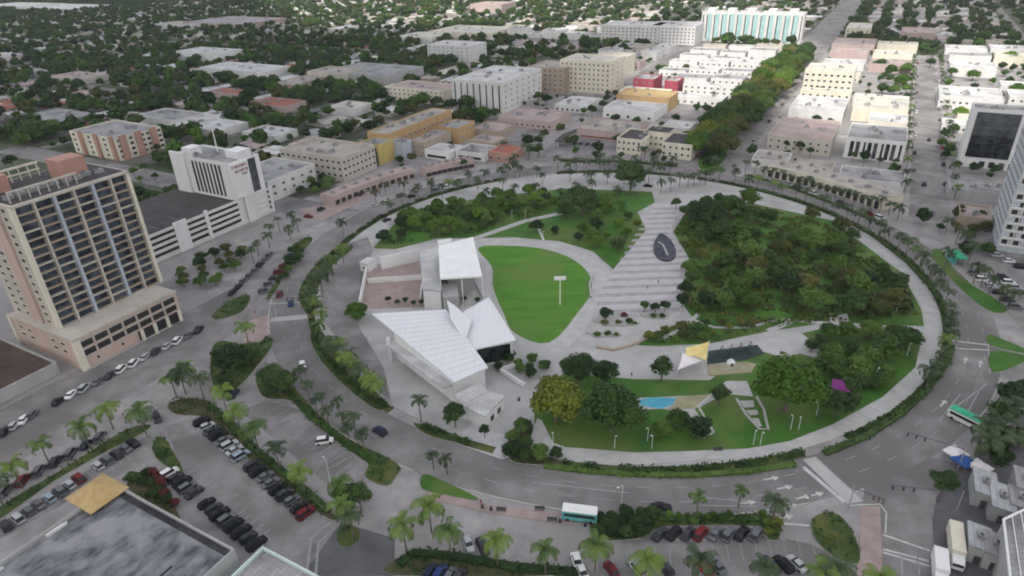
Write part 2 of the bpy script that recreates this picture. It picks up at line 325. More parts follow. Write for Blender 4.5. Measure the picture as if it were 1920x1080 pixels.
# striped plaza
PZ = P((1228, 384), (1275, 384), (1262, 420), (1255, 440), (1290, 480), (1293, 515), (1283, 545), (1280, 560), (1275, 590), (1255, 600), (1120, 582), (1115, 560), (1148, 512), (1190, 440))
struct('striped_plaza', MB().prism(PZ, 0, .21), 'stripe_l')
st_ = MB(); 
ys = [390, 398, 406, 415, 424, 434, 444, 455, 466, 478, 491, 505, 520, 536, 553, 571, 588]
def clipx(y, poly):
    xs = []
    for i in range(len(poly)):
        (x0, y0), (x1, y1) = poly[i], poly[(i + 1) % len(poly)]
        if (y0 > y) != (y1 > y): xs.append(x0 + (y - y0) / (y1 - y0) * (x1 - x0))
    return (min(xs), max(xs)) if len(xs) > 1 else None
PZW = PZ
va = rad(-3.0)
for d in np.arange(10, 135, 4.6):
    # bands across the plaza, square to its own axis
    y0 = 160 + d * 1.25; y1 = y0 + 2.3
    a = clipx(y0, PZW); b = clipx(y1, PZW)
    if a and b: st_.prism([(a[0] + .3, y0), (a[1] - .3, y0), (b[1] - .3, y1), (b[0] + .3, y1)], .15, .235)
struct('paving_band', st_, 'stripe_d')
surface('lower_plaza', [(1000, 660), (1100, 600), (1180, 600), (1270, 600), (1235, 640), (1240, 645), (1300, 648), (1325, 665), (1325, 708), (1190, 712), (1060, 690)], 'plaza', .17, False)
# promenade bricks, street corners
surface('corner_paving', [(1614, 950), (1650, 950), (1655, 1080), (1605, 1080), (1612, 1010)], 'brick', .12, False)
surface('corner_paving', [(470, 600), (506, 590), (508, 650), (480, 668), (455, 640)], 'brick', .12, False)
surface('corner_paving', [(800, 915), (900, 945), (1075, 965), (1072, 985), (930, 965), (800, 935)], 'brick', .12, False)
surface('corner_paving', [(560, 392), (640, 380), (700, 350), (712, 358), (650, 392), (600, 415)], 'brick', .12, False)
# crosswalks
def bars(p0, p1, n, length, m='paint', wd=.5, z=.11, name='crosswalk'):
    mbx = MB(); a, b = np.array(g(*p0)), np.array(g(*p1)); d = (b - a); L = np.linalg.norm(d); d /= L; nn = np.array((-d[1], d[0]))
    for i in range(n):
        c = a + d * L * (i + .5) / n
        mbx.prism([tuple(c + d * wd / 2 + nn * length / 2), tuple(c - d * wd / 2 + nn * length / 2), tuple(c - d * wd / 2 - nn * length / 2), tuple(c + d * wd / 2 - nn * length / 2)], .0, z)
    return struct(name, mbx, m)
def lines(segs, m='paint', wd=.35, z=.115, name='road_line'):
    mbx = MB()
    for a, b in segs: strip([g(*a), g(*b)], wd, mbx, .0, z)
    return struct(name, mbx, m)
surface('crosswalk_surface', [(1505, 862), (1530, 857), (1618, 940), (1590, 945)], 'plaza', .10, False)
lines([((1506, 876), (1583, 942))], wd=1.0); lines([((1528, 857), (1618, 939))], 'paint_old', .3)
lines([((1655, 1003), (1743, 1033)), ((1655, 1030), (1743, 1053)), ((1655, 1036), (1743, 1062))], wd=.5)
lines([((1592, 948), (1650, 946)), ((1650, 946), (1662, 962)), ((1662, 962), (1660, 1000))], wd=.3)
lines([((1780, 639), (1852, 647)), ((1780, 653), (1852, 657))], wd=.5)
lines([((1465, 982), (1518, 986))], wd=.5)
lines([((1853, 643), (1855, 700)), ((1850, 720), (1790, 765))], 'paint_old', .35)
lines([((508, 600), (640, 588))], 'plaza', 3.0, .105); lines([((508, 570), (585, 566))], 'paint_old', 1.2, .105)
lines([((1835, 735), (1800, 800)), ((1880, 730), (1850, 790)), ((1800, 740), (1760, 790))], 'paint_old', .3)
lines([((1300, 932), (1450, 945)), ((1000, 905), (1180, 925)), ((1300, 948), (1420, 950))], 'paint_old', .25)
lines([((575, 1080), (583, 1010)), ((583, 1010), (620, 980)), ((592, 1080), (597, 1018)), ((597, 1018), (630, 990))], 'paint_old', .5)
lines([((1690, 1040), (1692, 1080)), ((1720, 1045), (1724, 1080))], 'paint_old', .3)
ar = MB()
for px, py in ((1445, 898), (1470, 915), (1505, 933), (1528, 928), (1480, 950), (1470, 970), (1768, 757), (1810, 677), (1838, 683), (1555, 975), (640, 830), (1400, 943)):
    c = np.array(g(px, py)); d = c - np.array((CX, CY)); d /= np.linalg.norm(d); tg = np.array((-d[1], d[0]))
    ar.prism([tuple(c + tg * 2.2), tuple(c + d * .8 + tg * .6), tuple(c + d * .22 + tg * .6), tuple(c + d * .22 - tg * 1.8), tuple(c - d * .22 - tg * 1.8), tuple(c - d * .22 + tg * .6), tuple(c - d * .8 + tg * .6)], 0, .118)
struct('arrow_marking', ar, 'paint')

# ------------------------------------------------------------------ planted verges and islands
BEDS = []
def bed(pts, m='verge', z=.3, name='planted_verge', kerb=True, sm=True):
    wp = P(*pts)
    if sm: wp = smooth_poly(wp, 3)
    EXCL.append(wp); BEDS.append((wp, m))
    mb = MB().prism(wp, 0, z, 0, 1); o = struct(name, mb, [m, 'kerb']); return wp
def hedge_line(label, pts, w, h, m='leaf_dark', name='hedge', group='hedges along the ring and lots'):
    wp = P(*pts); n = 0; vs = []; fs = []
    mb = MB(); strip(wp, w * .8, mb, .05, h * .8)
    L = sum(math.dist(wp[i], wp[i + 1]) for i in range(len(wp) - 1)); cnt = int(L * w * 7)
    seg = [(math.dist(wp[i], wp[i + 1]), wp[i], wp[i + 1]) for i in range(len(wp) - 1)]
    for _ in range(cnt):
        r = random.uniform(0, L)
        for d, a, b in seg:
            if r <= d: break
            r -= d
        k = r / max(d, .01); ux, uy = (b[0] - a[0]) / d, (b[1] - a[1]) / d; q = random.gauss(0, w * .28)
        x, y = a[0] + (b[0] - a[0]) * k - uy * q, a[1] + (b[1] - a[1]) * k + ux * q
        leafquad(mb, x, y, random.uniform(.2, 1) * h * random.uniform(.7, 1.25), random.uniform(.3, .6))
    o = mb.build(name, m); tag(o, label, 'hedge', group); o['_c'] = (wp[len(wp) // 2][0], wp[len(wp) // 2][1], h); return o
def leafquad(mb, x, y, z, s):
    nx, ny, nz = random.gauss(0, .7), random.gauss(0, .7), random.uniform(.2, 1); nv = Vector((nx, ny, nz)).normalized()
    a = nv.orthogonal().normalized(); b = nv.cross(a); an = random.uniform(0, 3.14); a, b = a * math.cos(an) + b * math.sin(an), b * math.cos(an) - a * math.sin(an)
    c = Vector((x, y, z)); mb.add([tuple(c + a * s), tuple(c + b * s * .6), tuple(c - a * s), tuple(c - b * s * .6)], [(0, 1, 2, 3)])

# inner verge of the ring
for a0, a1 in ((-176, -130), (-124, -113), (-104, -74), (-67, 58), (64, 96), (112, 178)):
    m_ = MB(); annulus(110.9, 113.3, a0, a1, m_, 0, .26, 3, 0); struct('planted_verge', m_, 'verge')
for pts in ([(590, 605), (612, 635), (640, 670), (690, 720), (727, 760), (722, 770), (700, 766), (650, 728), (608, 685), (583, 640)],
            [(776, 796), (800, 800), (850, 822), (846, 829), (800, 816)],
            [(560, 555), (575, 520), (610, 480), (655, 462), (660, 470), (625, 498), (598, 540), (590, 580), (575, 590)]): bed(pts)
bed([(958, 812), (985, 790), (1000, 800), (996, 845), (1060, 868), (1080, 876), (1000, 872), (955, 862)], 'mulch')
BED_TREE = bed([(482, 700), (520, 682), (545, 720), (600, 780), (650, 822), (745, 870), (742, 895), (725, 912), (685, 895), (690, 865), (640, 828), (575, 780), (545, 752), (500, 748), (484, 728)], 'verge')
bed([(792, 892), (820, 898), (900, 938), (840, 930), (792, 918)], 'grass')
bed([(1522, 975), (1560, 962), (1590, 985), (1610, 1030), (1608, 1058), (1570, 1050), (1530, 1015)], 'verge')
bed([(1110, 975), (1180, 965), (1280, 968), (1440, 966), (1460, 985), (1460, 1012), (1440, 1012), (1420, 988), (1250, 988), (1200, 1010), (1120, 1012)], 'verge')
bed([(315, 760), (350, 748), (395, 755), (430, 790), (480, 850), (560, 915), (625, 965), (618, 975), (560, 935), (470, 865), (410, 800), (380, 782), (330, 778)], 'mulch')
bed([(400, 650), (420, 640), (470, 650), (505, 632), (508, 655), (440, 735), (410, 740), (395, 700)], 'verge')
bed([(0, 952), (120, 880), (235, 808), (282, 798), (270, 812), (200, 848), (100, 905), (0, 975)], 'verge')
bed([(288, 830), (308, 822), (332, 860), (345, 890), (320, 880), (292, 858)], 'verge')
bed([(240, 905), (275, 880), (300, 890), (335, 965), (330, 970), (250, 925)], 'mulch')
bed([(632, 1000), (655, 985), (676, 1000), (665, 1022), (640, 1026)], 'verge')
bed([(745, 1050), (780, 1035), (850, 1042), (960, 1062), (1060, 1080), (740, 1080)], 'mulch')
bed([(1745, 475), (1765, 470), (1800, 520), (1885, 575), (1865, 588), (1820, 560), (1770, 510)], 'grass')
bed([(1853, 628), (1880, 638), (1920, 655), (1920, 664), (1855, 648)], 'grass')
bed([(1858, 660), (1920, 668), (1920, 680), (1862, 700)], 'grass')
bed([(500, 560), (530, 500), (560, 455), (580, 445), (584, 455), (545, 500), (512, 555)], 'verge')
bed([(400, 590), (440, 560), (470, 555), (455, 585), (410, 600)], 'verge')
bed([(1310, 300), (1340, 278), (1365, 282), (1345, 318), (1318, 322)], 'grass')
surface('parking_lot', [(310, 800), (375, 780), (620, 980), (570, 1080), (480, 1080), (330, 960), (345, 890)], 'lot', .09, False)
surface('parking_lot', [(500, 752), (560, 768), (690, 880), (680, 905), (640, 930), (450, 770)], 'lot', .09, False)
surface('parking_lot', [(0, 980), (280, 815), (310, 850), (200, 900), (0, 1010)], 'lot', .095, False)
surface('parking_lot', [(1100, 1014), (1250, 990), (1425, 990), (1470, 1010), (1520, 1020), (1600, 1062), (1600, 1080), (1100, 1080)], 'lot', .09, False)
surface('service_yard', [(1748, 975), (1756, 930), (1800, 880), (1840, 850), (1930, 760), (1990, 900), (1990, 1090), (1752, 1090)], 'darklot', .085, False)  # dark ground sheet between the sheds
surface('parking_lot', [(580, 1060), (640, 980), (740, 1010), (740, 1080), (570, 1080)], 'darklot', .10, False)
surface('parking_lot', [(1000, 300), (1060, 250), (1160, 262), (1150, 300), (1020, 312)], 'lot', .09, False)
surface('parking_lot', [(430, 555), (500, 470), (550, 470), (520, 555), (470, 580)], 'lot', .09, False)
surface('parking_lot', [(1770, 470), (1920, 430), (1920, 620), (1880, 575)], 'lot', .09, False)
surface('entry_paving', [(610, 470), (690, 445), (700, 470), (680, 520), (665, 600), (720, 690), (735, 760), (700, 720), (605, 600), (600, 540)], 'lot', .17, False)
surface('courtyard', [(690, 500), (790, 480), (793, 575), (700, 580), (675, 575)], 'brick', .19, False)
surface('apron_paving', [(846, 828), (890, 790), (955, 858), (940, 862)], 'stripe_l', .20, False)
# bay lines
def bays(p0, p1, n, length, ang=0, m='paint_old', wd=.14): bays_(p0, p1, n, length, ang, m, wd)
def bays_(p0, p1, n, length, ang, m, wd):
    mbx = MB(); a, b = np.array(g(*p0)), np.array(g(*p1)); d = b - a; L = np.linalg.norm(d); d /= L; nn = np.array((-d[1], d[0]))
    e = nn * math.cos(ang) + d * math.sin(ang); q = np.array((-e[1], e[0]))
    for i in range(n + 1):
        c = a + d * L * i / n
        mbx.prism([tuple(c + q * wd / 2), tuple(c - q * wd / 2), tuple(c - q * wd / 2 + e * length), tuple(c + q * wd / 2 + e * length)], .0, .125)
    struct('bay_marking', mbx, m)
bays((585, 985), (380, 800), 22, -5)
bays((300, 880), (470, 1020), 16, 5)
bays((560, 775), (690, 880), 14, -5.2)
bays((500, 775), (640, 905), 12, 5.2)
bays((0, 985), (270, 820), 16, -5, .05)
bays((20, 950), (250, 790), 12, -5, -.85)
bays((1238, 988), (1432, 988), 8, -5, -.72, 'paint', .2)
bays((1120, 1072), (1530, 1042), 15, 5, .2)
bays((860, 1040), (1090, 1060), 9, 5, .4)

# ------------------------------------------------------------------ broken cloud deck high above, with gaps that let sun patches through
cm_ = bpy.data.materials.new('cloud_body'); cm_.use_nodes = True; n_ = cm_.node_tree; n_.nodes.remove(n_.nodes['Principled BSDF'])
d_ = n_.nodes.new('ShaderNodeBsdfDiffuse'); t_ = n_.nodes.new('ShaderNodeBsdfTranslucent'); x_ = n_.nodes.new('ShaderNodeMixShader')
d_.inputs[0].default_value = (.93, .93, .93, 1); t_.inputs[0].default_value = (.97, .97, .97, 1); x_.inputs[0].default_value = .8
n_.links.new(d_.outputs[0], x_.inputs[1]); n_.links.new(t_.outputs[0], x_.inputs[2]); n_.links.new(x_.outputs[0], n_.nodes['Material Output'].inputs[0]); M['cloud'] = cm_
CZ = 620.0; OFF = (math.sin(SUN_AZ) / math.tan(SUN_EL) * CZ, math.cos(SUN_AZ) / math.tan(SUN_EL) * CZ)
GAPS = [P((1090, 190), (1180, 120), (1290, 70), (1300, 5), (1520, 5), (1540, 90), (1640, 95), (1920, 85), (2050, 200), (1900, 290), (1700, 290), (1480, 240), (1330, 240), (1180, 235)),
        P((470, 12), (620, -30), (1290, -30), (1300, 30), (1120, 75), (960, 70), (800, 62), (560, 62))]
def cloud_deck(x0, x1, y0, y1, c):
    nx, ny = int((x1 - x0) / c), int((y1 - y0) / c); mb = MB(); has = {}
    from mathutils import noise
    for i in range(nx):
        for j in range(ny):
            gx, gy = x0 + (i + .5) * c - OFF[0], y0 + (j + .5) * c - OFF[1]
            wob = noise.noise((gx / 130, gy / 130, 3)) * 26
            has[(i, j)] = not any(inpoly(gx + wob, gy + wob, p) for p in GAPS)
    idx = {}; vs = []
    def vert(i, j, k):
        if (i, j, k) not in idx:
            X, Y = x0 + i * c, y0 + j * c; nz = noise.noise((X / 260, Y / 260, 5 * k)); idx[(i, j, k)] = len(vs); vs.append((X, Y, CZ + (45 + 40 * nz if k else -25 + 18 * nz)))
        return idx[(i, j, k)]
    fs = []
    for (i, j), h in has.items():
        if not h: continue
        a, b, c_, d = [vert(i + p, j + q, 1) for p, q in ((0, 0), (1, 0), (1, 1), (0, 1))]; e, f, g_, hh = [vert(i + p, j + q, 0) for p, q in ((0, 0), (1, 0), (1, 1), (0, 1))]
        fs += [(a, b, c_, d), (hh, g_, f, e)]
        for (di, dj, q) in ((0, -1, (e, f, b, a)), (1, 0, (f, g_, c_, b)), (0, 1, (g_, hh, d, c_)), (-1, 0, (hh, e, a, d))):
            if not has.get((i + di, j + dj), False): fs.append(q)
    mb.add(vs, fs); o = mb.build('cloud', 'cloud', None, True); o['kind'] = 'structure'; return o
cloud_deck(-3600, 3600, -2600, 4400, 45)

# ------------------------------------------------------------------ plants
def make_crown(name, lobes, nleaf, leaf, seed, flat=1.0, core=.80):
    r = np.random.default_rng(seed); V = []; F = []; n = 0
    base = []
    for i in range(6):
        for j in range(8):
            th = math.pi * (i + .5) / 6; ph = 2 * math.pi * j / 8
            base.append((math.sin(th) * math.cos(ph), math.sin(th) * math.sin(ph), math.cos(th)))
    base = np.array(base); bf = [(i * 8 + j, i * 8 + (j + 1) % 8, (i + 1) * 8 + (j + 1) % 8, (i + 1) * 8 + j) for i in range(5) for j in range(8)] + [tuple(range(8))[::-1], tuple(range(40, 48))]
    bf = [tuple(f[::-1]) for f in bf]
    for (x, y, z, R) in lobes:
        pts = base * (R * core) * r.uniform(.8, 1.1, (48, 1)) * (1, 1, flat) + (x, y, z)
        V.append(pts); F += [tuple(n + k for k in f) for f in bf]; n += 48
    wts = np.array([l[3] ** 2 for l in lobes]); wts = wts / wts.sum()
    idx = r.choice(len(lobes), nleaf, p=wts); L = np.array(lobes)[idx]
    d = r.normal(size=(nleaf, 3)); d /= np.linalg.norm(d, axis=1)[:, None]; d[:, 2] = np.where(d[:, 2] < -.35, -d[:, 2], d[:, 2])
    c = L[:, :3] + d * L[:, 3:4] * (r.uniform(.66, 1.2, (nleaf, 1))) * (1, 1, flat)
    nn = d + r.normal(size=(nleaf, 3)) * .45; nn /= np.linalg.norm(nn, axis=1)[:, None]
    a = np.cross(nn, r.normal(size=(nleaf, 3))); a /= np.linalg.norm(a, axis=1)[:, None]; b = np.cross(nn, a)
    s = (leaf * r.uniform(.5, 1.3, (nleaf, 1)))
    Q = np.stack([c + a * s, c + b * s * .6, c - a * s, c - b * s * .6], 1).reshape(-1, 3)
    V.append(Q); F += [(n + 4 * i, n + 4 * i + 1, n + 4 * i + 2, n + 4 * i + 3) for i in range(nleaf)]
    me = bpy.data.meshes.new(name); me.from_pydata(np.vstack(V).tolist(), [], F); me.materials.append(M['leaf']); me.update(); return me
def lob(seed, n, spread, r0, r1, zf=.5):
    r = random.Random(seed); L = [(0, 0, .1, .62)]
    for i in range(n):
        a = 2 * math.pi * i / n + r.uniform(-.4, .4); d = spread * r.uniform(.6, 1.05); L.append((d * math.cos(a), d * math.sin(a), r.uniform(-.25, .3) * zf * 2, r.uniform(r0, r1)))
    L.append((r.uniform(-.2, .2), r.uniform(-.2, .2), .42 * zf * 2, .42)); return L
CROWN_BIG = [make_crown('crown', lob(i, 12, .66, .22, .38), 4200, .062, i) for i in range(3)]
CROWN_MID = [make_crown('crown', lob(10 + i, 8, .60, .24, .42), 1900, .095, 10 + i, core=.66) for i in range(4)]
CROWN_LOW = [make_crown('crown', lob(20 + i, 4, .5, .34, .5), 260, .22, 20 + i) for i in range(4)]
CROWN_OPEN = [make_crown('crown', lob(30 + i, 7, .62, .18, .32), 700, .13, 30 + i, core=.45) for i in range(2)]
def trunk_mesh(limbs=4, seed=0):
    r = random.Random(seed); mb = MB(); mb.cyl(0, 0, -.02, .5, .075, .05, 8, dx=.03)
    for i in range(limbs):
        a = 2 * math.pi * i / limbs + r.uniform(-.3, .3); mb.cyl(.03, 0, .42, .95, .038, .015, 6, dx=.32 * math.cos(a), dy=.32 * math.sin(a))
    me = mb.mesh('trunk', True); me.materials.append(M['trunk']); return me
TRUNKS = [trunk_mesh(4, i) for i in range(3)]
# palm: drooping fronds with separate leaflets
def palm_crown(seed, nf=14, L=3.5, leaf=.46):
    r = random.Random(seed); mb = MB()
    for k in range(nf):
        az = 2 * math.pi * k / nf + r.uniform(-.2, .2); el = r.choice([.15, .5, .85, 1.1]) + r.uniform(-.1, .1); ln = L * r.uniform(.85, 1.1)
        pts = []; x = z = 0.0; a = el
        for i in range(9):
            pts.append((x, z)); x += ln / 8 * math.cos(a); z += ln / 8 * math.sin(a); a -= .26 + .05 * i * .5
        ca, sa = math.cos(az), math.sin(az)
        for i in range(8):
            (x0, z0), (x1, z1) = pts[i], pts[i + 1]; w = leaf * math.sin(math.pi * (i + 1.2) / 9.5) + .12
            for sd_ in (1, -1):
                for h in (0, .5):
                    xa, za = x0 + (x1 - x0) * h, z0 + (z1 - z0) * h; xb, zb = x0 + (x1 - x0) * (h + .38), z0 + (z1 - z0) * (h + .38)
                    dr = w * .45; fw = w * .45
                    vs = [(xa, 0, za), (xb, 0, zb), (xb + fw, sd_ * w, zb - dr), (xa + fw, sd_ * w, za - dr)]
                    mb.add([(p[0] * ca - p[1] * sa, p[0] * sa + p[1] * ca, p[2]) for p in vs], [(0, 1, 2, 3)])
    mb.cyl(0, 0, -1.1, .15, .16, .1, 6)
    me = mb.mesh('crown'); me.materials.append(M['palm']); return me
PALMC = [palm_crown(i) for i in range(4)]
def palm_trunk(seed):
    r = random.Random(seed); mb = MB(); x = 0; px_ = 0
    for i in range(6):
        nx = .03 * r.uniform(-1, 1) * i; mb.cyl(px_, 0, i / 6, (i + 1) / 6, .0 + .19 * (1 - .07 * i) if False else .19 - .012 * i, .19 - .012 * (i + 1), 7, dx=nx - px_); px_ = nx
    me = mb.mesh('trunk', True); me.materials.append(M['trunk']); me['top'] = px_; return me
PALMT = [palm_trunk(i) for i in range(3)]
TREES = []
def tree(x, y, R, h, kind='leaf', crown='mid', look='green broadleaf tree', group='park trees', label=None, cz=None, flat=1.0, parts=True):
    """h: height of the crown's middle above ground"""
    pool = {'big': CROWN_BIG, 'mid': CROWN_MID, 'low': CROWN_LOW, 'open': CROWN_OPEN}[crown]; cm = random.choice(pool)
    sh = 'shrub' in (label or look); t = thing('shrub' if sh else 'broadleaf_tree', label or look, 'shrub' if sh else 'tree', (x, y, 0), random.uniform(0, 6.28), group, auto=label is None)
    k = max(h, R * .5)
    link('trunk', random.choice(TRUNKS), t, (0, 0, 0), 0, (R * .9, R * .9, k), 'trunk')
    link('crown', cm, t, (0, 0, k + .1), 0, (R, R, R * .78 * flat), kind)
    TREES.append((x, y, R)); t['_c'] = (x, y, k); return t
def ptree(px, py, rpx, kind='leaf', crown='mid', look='green broadleaf tree', group='park trees', label=None, h=None, flat=1.0):
    """crown centre and radius as surveyed in the photograph"""
    for _ in range(2):
        hh = h if h is not None else 4.0
        x, y = g(px, py, hh); x2, y2 = g(px + rpx, py, hh); R = math.dist((x, y), (x2, y2))
        if h is None: hh = max(2.2, R * .75); x, y = g(px, py, hh)
    return tree(x, y, R, hh, kind, crown, look, group, label, flat=flat)
PALMS = []
def palm(x, y, h=8.0, kind='palm', look='tall palm', group='palms', s=1.0, label=None):
    h *= random.uniform(.88, 1.1)
    if kind == 'palm' and random.random() < .25: kind = 'palm_dark'
    t = thing('palm_tree', label or look, 'palm', (x, y, 0), random.uniform(0, 6.28), group, auto=label is None)
    tm = random.choice(PALMT); link('trunk', tm, t, (0, 0, 0), 0, (1, 1, h), 'trunk')
    q_ = s * random.uniform(.82, 1.12); link('crown', random.choice(PALMC), t, (tm['top'], 0, h), random.uniform(0, 6.28), (q_, q_, q_ * random.uniform(.85, 1.15)), kind); PALMS.append((x, y)); t['_c'] = (x, y, h); return t
def ppalm(px, py, h=8.0, kind='palm', look='tall palm', group='palms', s=1.0, label=None):
    x, y = g(px, py, h); return palm(x, y, h, kind, look, group, s, label)

# hand placed park trees
ptree(1042, 750, 62, 'leaf_olive', 'big', label='large olive yellow crowned tree at the west end of the south lawn', h=7)
ptree(1148, 768, 68, 'leaf', 'big', label='large deep green tree left of the blue splash pad', h=7)
ptree(1085, 690, 42, 'leaf_dark', 'big', label='dark spreading tree behind the olive yellow tree', h=6)
ptree(1135, 697, 30, 'leaf_dark', 'mid', label='dark tree overhanging the lower plaza beside the spreading tree', h=5)
ptree(1242, 690, 29, 'leaf_dark', 'open', label='loose grey green tree standing alone on the lower plaza', h=4.5)
ptree(1482, 722, 76, 'leaf_bright', 'big', label='largest round green tree right of the playground', h=8.5)
ptree(1183, 328, 34, 'leaf_dark', 'big', label='big dark round tree at the north end of the park beside the road', h=8)
ptree(1350, 738, 24, 'leaf_dark', 'open', label='thin dark tree on the walk right of the splash pad', h=4)
ptree(852, 776, 28, 'leaf_dark', 'mid', label='dark round tree below the annex of the arts building', h=4.5)
ptree(908, 806, 13, 'leaf_dark', 'mid', label='small dark round tree on the grey paving right of the annex', h=3)
ptree(668, 585, 28, 'leaf_bright', 'mid', label='bright green tree at the left corner of the metal roofed building', h=3.6)
ptree(520, 716, 37, 'leaf_dark', 'big', label='dense round dark tree on the island at the ring exit', h=4.5, flat=.8)
ptree(672, 928, 30, 'leaf_dark', 'mid', label='dark green tree beside the parking lot drive', h=5)
ptree(640, 925, 26, 'leaf', 'mid', label='green tree left of the parking lot drive', h=5)
ptree(430, 670, 36, 'leaf_dark', 'mid', label='dark tree in the planted wedge left of the ring exit', h=5)
ptree(470, 660, 26, 'leaf_dark', 'mid', label='smaller dark tree nearest the ring in the planted wedge', h=4)
ptree(425, 712, 24, 'leaf_dark', 'mid', label='dark tree at the lower tip of the planted wedge', h=4)
ptree(1772, 903, 29, 'leaf_dark', 'big', label='black green round tree on the corner by the white sheds', h=6)
ptree(306, 850, 16, 'leaf', 'mid', label='narrow green tree on the lot island behind the mustard roof', h=4)
ptree(1560, 1008, 8, 'leaf', 'low', label='low shrub on the bottom right grass island', h=1)
ptree(1135, 588, 17, 'leaf_dark', 'mid', 'dark small tree on the plaza', 'small plaza trees', h=3)
for a in ((1209, 572), (1229, 575), (1247, 572)): ptree(*a, 12, 'leaf_dark', 'mid', 'dark clipped tree on the plaza', 'small plaza trees', h=3)
for a in ((1285, 540, 18), (1280, 560, 16), (1300, 520, 16), (1268, 380, 12)): ptree(*a, 'leaf_dark', 'mid', 'dark tree at the plaza edge', 'small plaza trees', h=3.5)
ptree(1195, 420, 10, 'leaf_olive', 'mid', 'yellow green tree at the plaza edge', 'small plaza trees', h=3)
ptree(1308, 460, 22, 'leaf_olive', 'open', 'yellow green loose tree at the plaza edge', 'small plaza trees', h=4)
ptree(1318, 475, 16, 'leaf_brown', 'open', 'rust green loose tree at the plaza edge', 'small plaza trees', h=4)
for (px, py, r) in ((1090, 375, 36), (1060, 395, 20), (1130, 385, 24), (1325, 405, 42), (1370, 385, 30), (1300, 395, 26), (1350, 430, 30)):
    ptree(px, py, r, random.choice(['leaf', 'leaf_dark']), 'big', 'large dense tree', 'park trees')
def scatter_px(poly, n, rr, kinds, crowns=('mid',), look='tree', group='park trees', mind=.8, hh=None, tries=60):
    wp = P(*poly); xs = [p[0] for p in wp]; ys = [p[1] for p in wp]; c = 0
    for _ in range(n * tries):
        if c >= n: break
        x, y = random.uniform(min(xs), max(xs)), random.uniform(min(ys), max(ys))
        if not inpoly(x, y, wp): continue
        R = random.uniform(*rr)
        if any(math.hypot(x - a, y - b) < (R + q) * mind for a, b, q in TREES): continue
        k = random.choice(kinds); desc = {'leaf': 'green', 'leaf_dark': 'dark green', 'leaf_olive': 'yellow green', 'leaf_brown': 'brownish green', 'leaf_bright': 'bright green', 'leaf_red': 'red leaved'}[k]
        tree(x, y, R, (hh or R * .8), k, random.choice(crowns), desc + ' ' + look, group); c += 1
scatter_px([(1262, 440), (1285, 400), (1345, 378), (1400, 385), (1560, 425), (1675, 512), (1722, 590), (1600, 604), (1440, 605), (1310, 596), (1275, 560), (1292, 485)], 50, (3.2, 6.2), ['leaf', 'leaf', 'leaf_dark', 'leaf_brown', 'leaf'], ('mid', 'open', 'mid', 'mid'), 'tree', 'trees in the east grove', .62)
scatter_px([(1575, 622), (1722, 634), (1706, 690), (1650, 742), (1560, 790), (1552, 700), (1500, 660)], 20, (3, 5.6), ['leaf', 'leaf', 'leaf_dark'], ('mid', 'open', 'mid'), 'tree', 'trees in the south grove', .66)
scatter_px([(715, 460), (770, 400), (900, 376), (1040, 358), (1048, 395), (940, 425), (880, 442), (800, 442)], 46, (2.6, 4.8), ['leaf', 'leaf', 'leaf_bright', 'leaf_dark'], ('mid',), 'tree', 'trees on the north lawn', .6)
scatter_px([(960, 440), (1060, 408), (1190, 400), (1200, 430), (1150, 495), (1100, 465), (1040, 448)], 14, (2.4, 4.2), ['leaf', 'leaf_bright', 'leaf_dark'], ('mid', 'open'), 'tree', 'trees on the north lawn', .8)
scatter_px([(1225, 800), (1285, 792), (1312, 822), (1200, 838), (1060, 825), (1040, 812), (1150, 812)], 7, (2.5, 4.2), ['leaf_dark', 'leaf', 'leaf'], ('mid',), 'tree', 'trees on the south lawn', .75)
scatter_px([(1200, 640), (1240, 622), (1300, 606), (1430, 612), (1340, 640), (1270, 648)], 16, (1.2, 2.4), ['leaf_brown', 'leaf_olive', 'leaf'], ('mid',), 'shrub', 'shrubs beside the curved path', .7)
scatter_px([(960, 805), (985, 795), (994, 840), (1060, 866), (1000, 868), (960, 858)], 7, (1.8, 3), ['leaf_dark', 'leaf'], ('mid',), 'shrub', 'shrubs right of the annex paving', .7)
scatter_px([(968, 680), (1010, 680), (1030, 700), (1000, 712), (960, 696)], 6, (1.5, 2.4), ['leaf_dark', 'leaf'], ('mid',), 'shrub', 'garden shrubs', .7)
scatter_px([(918, 680), (955, 655), (968, 665), (935, 698)], 6, (1.3, 2.2), ['leaf_dark'], ('mid',), 'shrub', 'garden shrubs', .7)
scatter_px([(245, 905), (272, 884), (300, 905), (328, 955), (300, 945)], 7, (1.2, 2.2), ['leaf_dark', 'leaf_dark'], ('mid',), 'shrub', 'shrubs beside the dark stained roof', .7)
scatter_px([(276, 885), (300, 893), (338, 958), (318, 950)], 6, (1.0, 1.7), ['leaf_red'], ('mid',), 'shrub', 'red shrubs beside the dark stained roof', .55)
scatter_px([(330, 505), (400, 478), (462, 468), (455, 500), (420, 540), (350, 545), (330, 525)], 20, (2, 3.6), ['leaf_dark', 'leaf', 'leaf_brown'], ('mid',), 'tree', 'trees before the hotel garage', .7)
scatter_px([(505, 340), (560, 330), (640, 350), (610, 372), (540, 372), (505, 360)], 12, (3, 5), ['leaf_dark', 'leaf'], ('mid',), 'tree', 'trees between hotel and office', .7)
scatter_px([(580, 460), (560, 500), (530, 550), (510, 552), (530, 500), (565, 448)], 8, (1.8, 3), ['leaf', 'leaf_dark'], ('mid',), 'tree', 'trees on the left island', .7)
scatter_px([(1830, 810), (1920, 735), (1920, 860), (1880, 890), (1820, 860)], 9, (3.4, 5), ['leaf_dark'], ('mid', 'open'), 'tree', 'trees by the white sheds', .75)
scatter_px([(1770, 395), (1840, 410), (1870, 450), (1840, 480), (1790, 440)], 9, (2.4, 3.6), ['leaf_dark', 'leaf_brown'], ('mid',), 'tree', 'trees below the bluish white tower', .7)
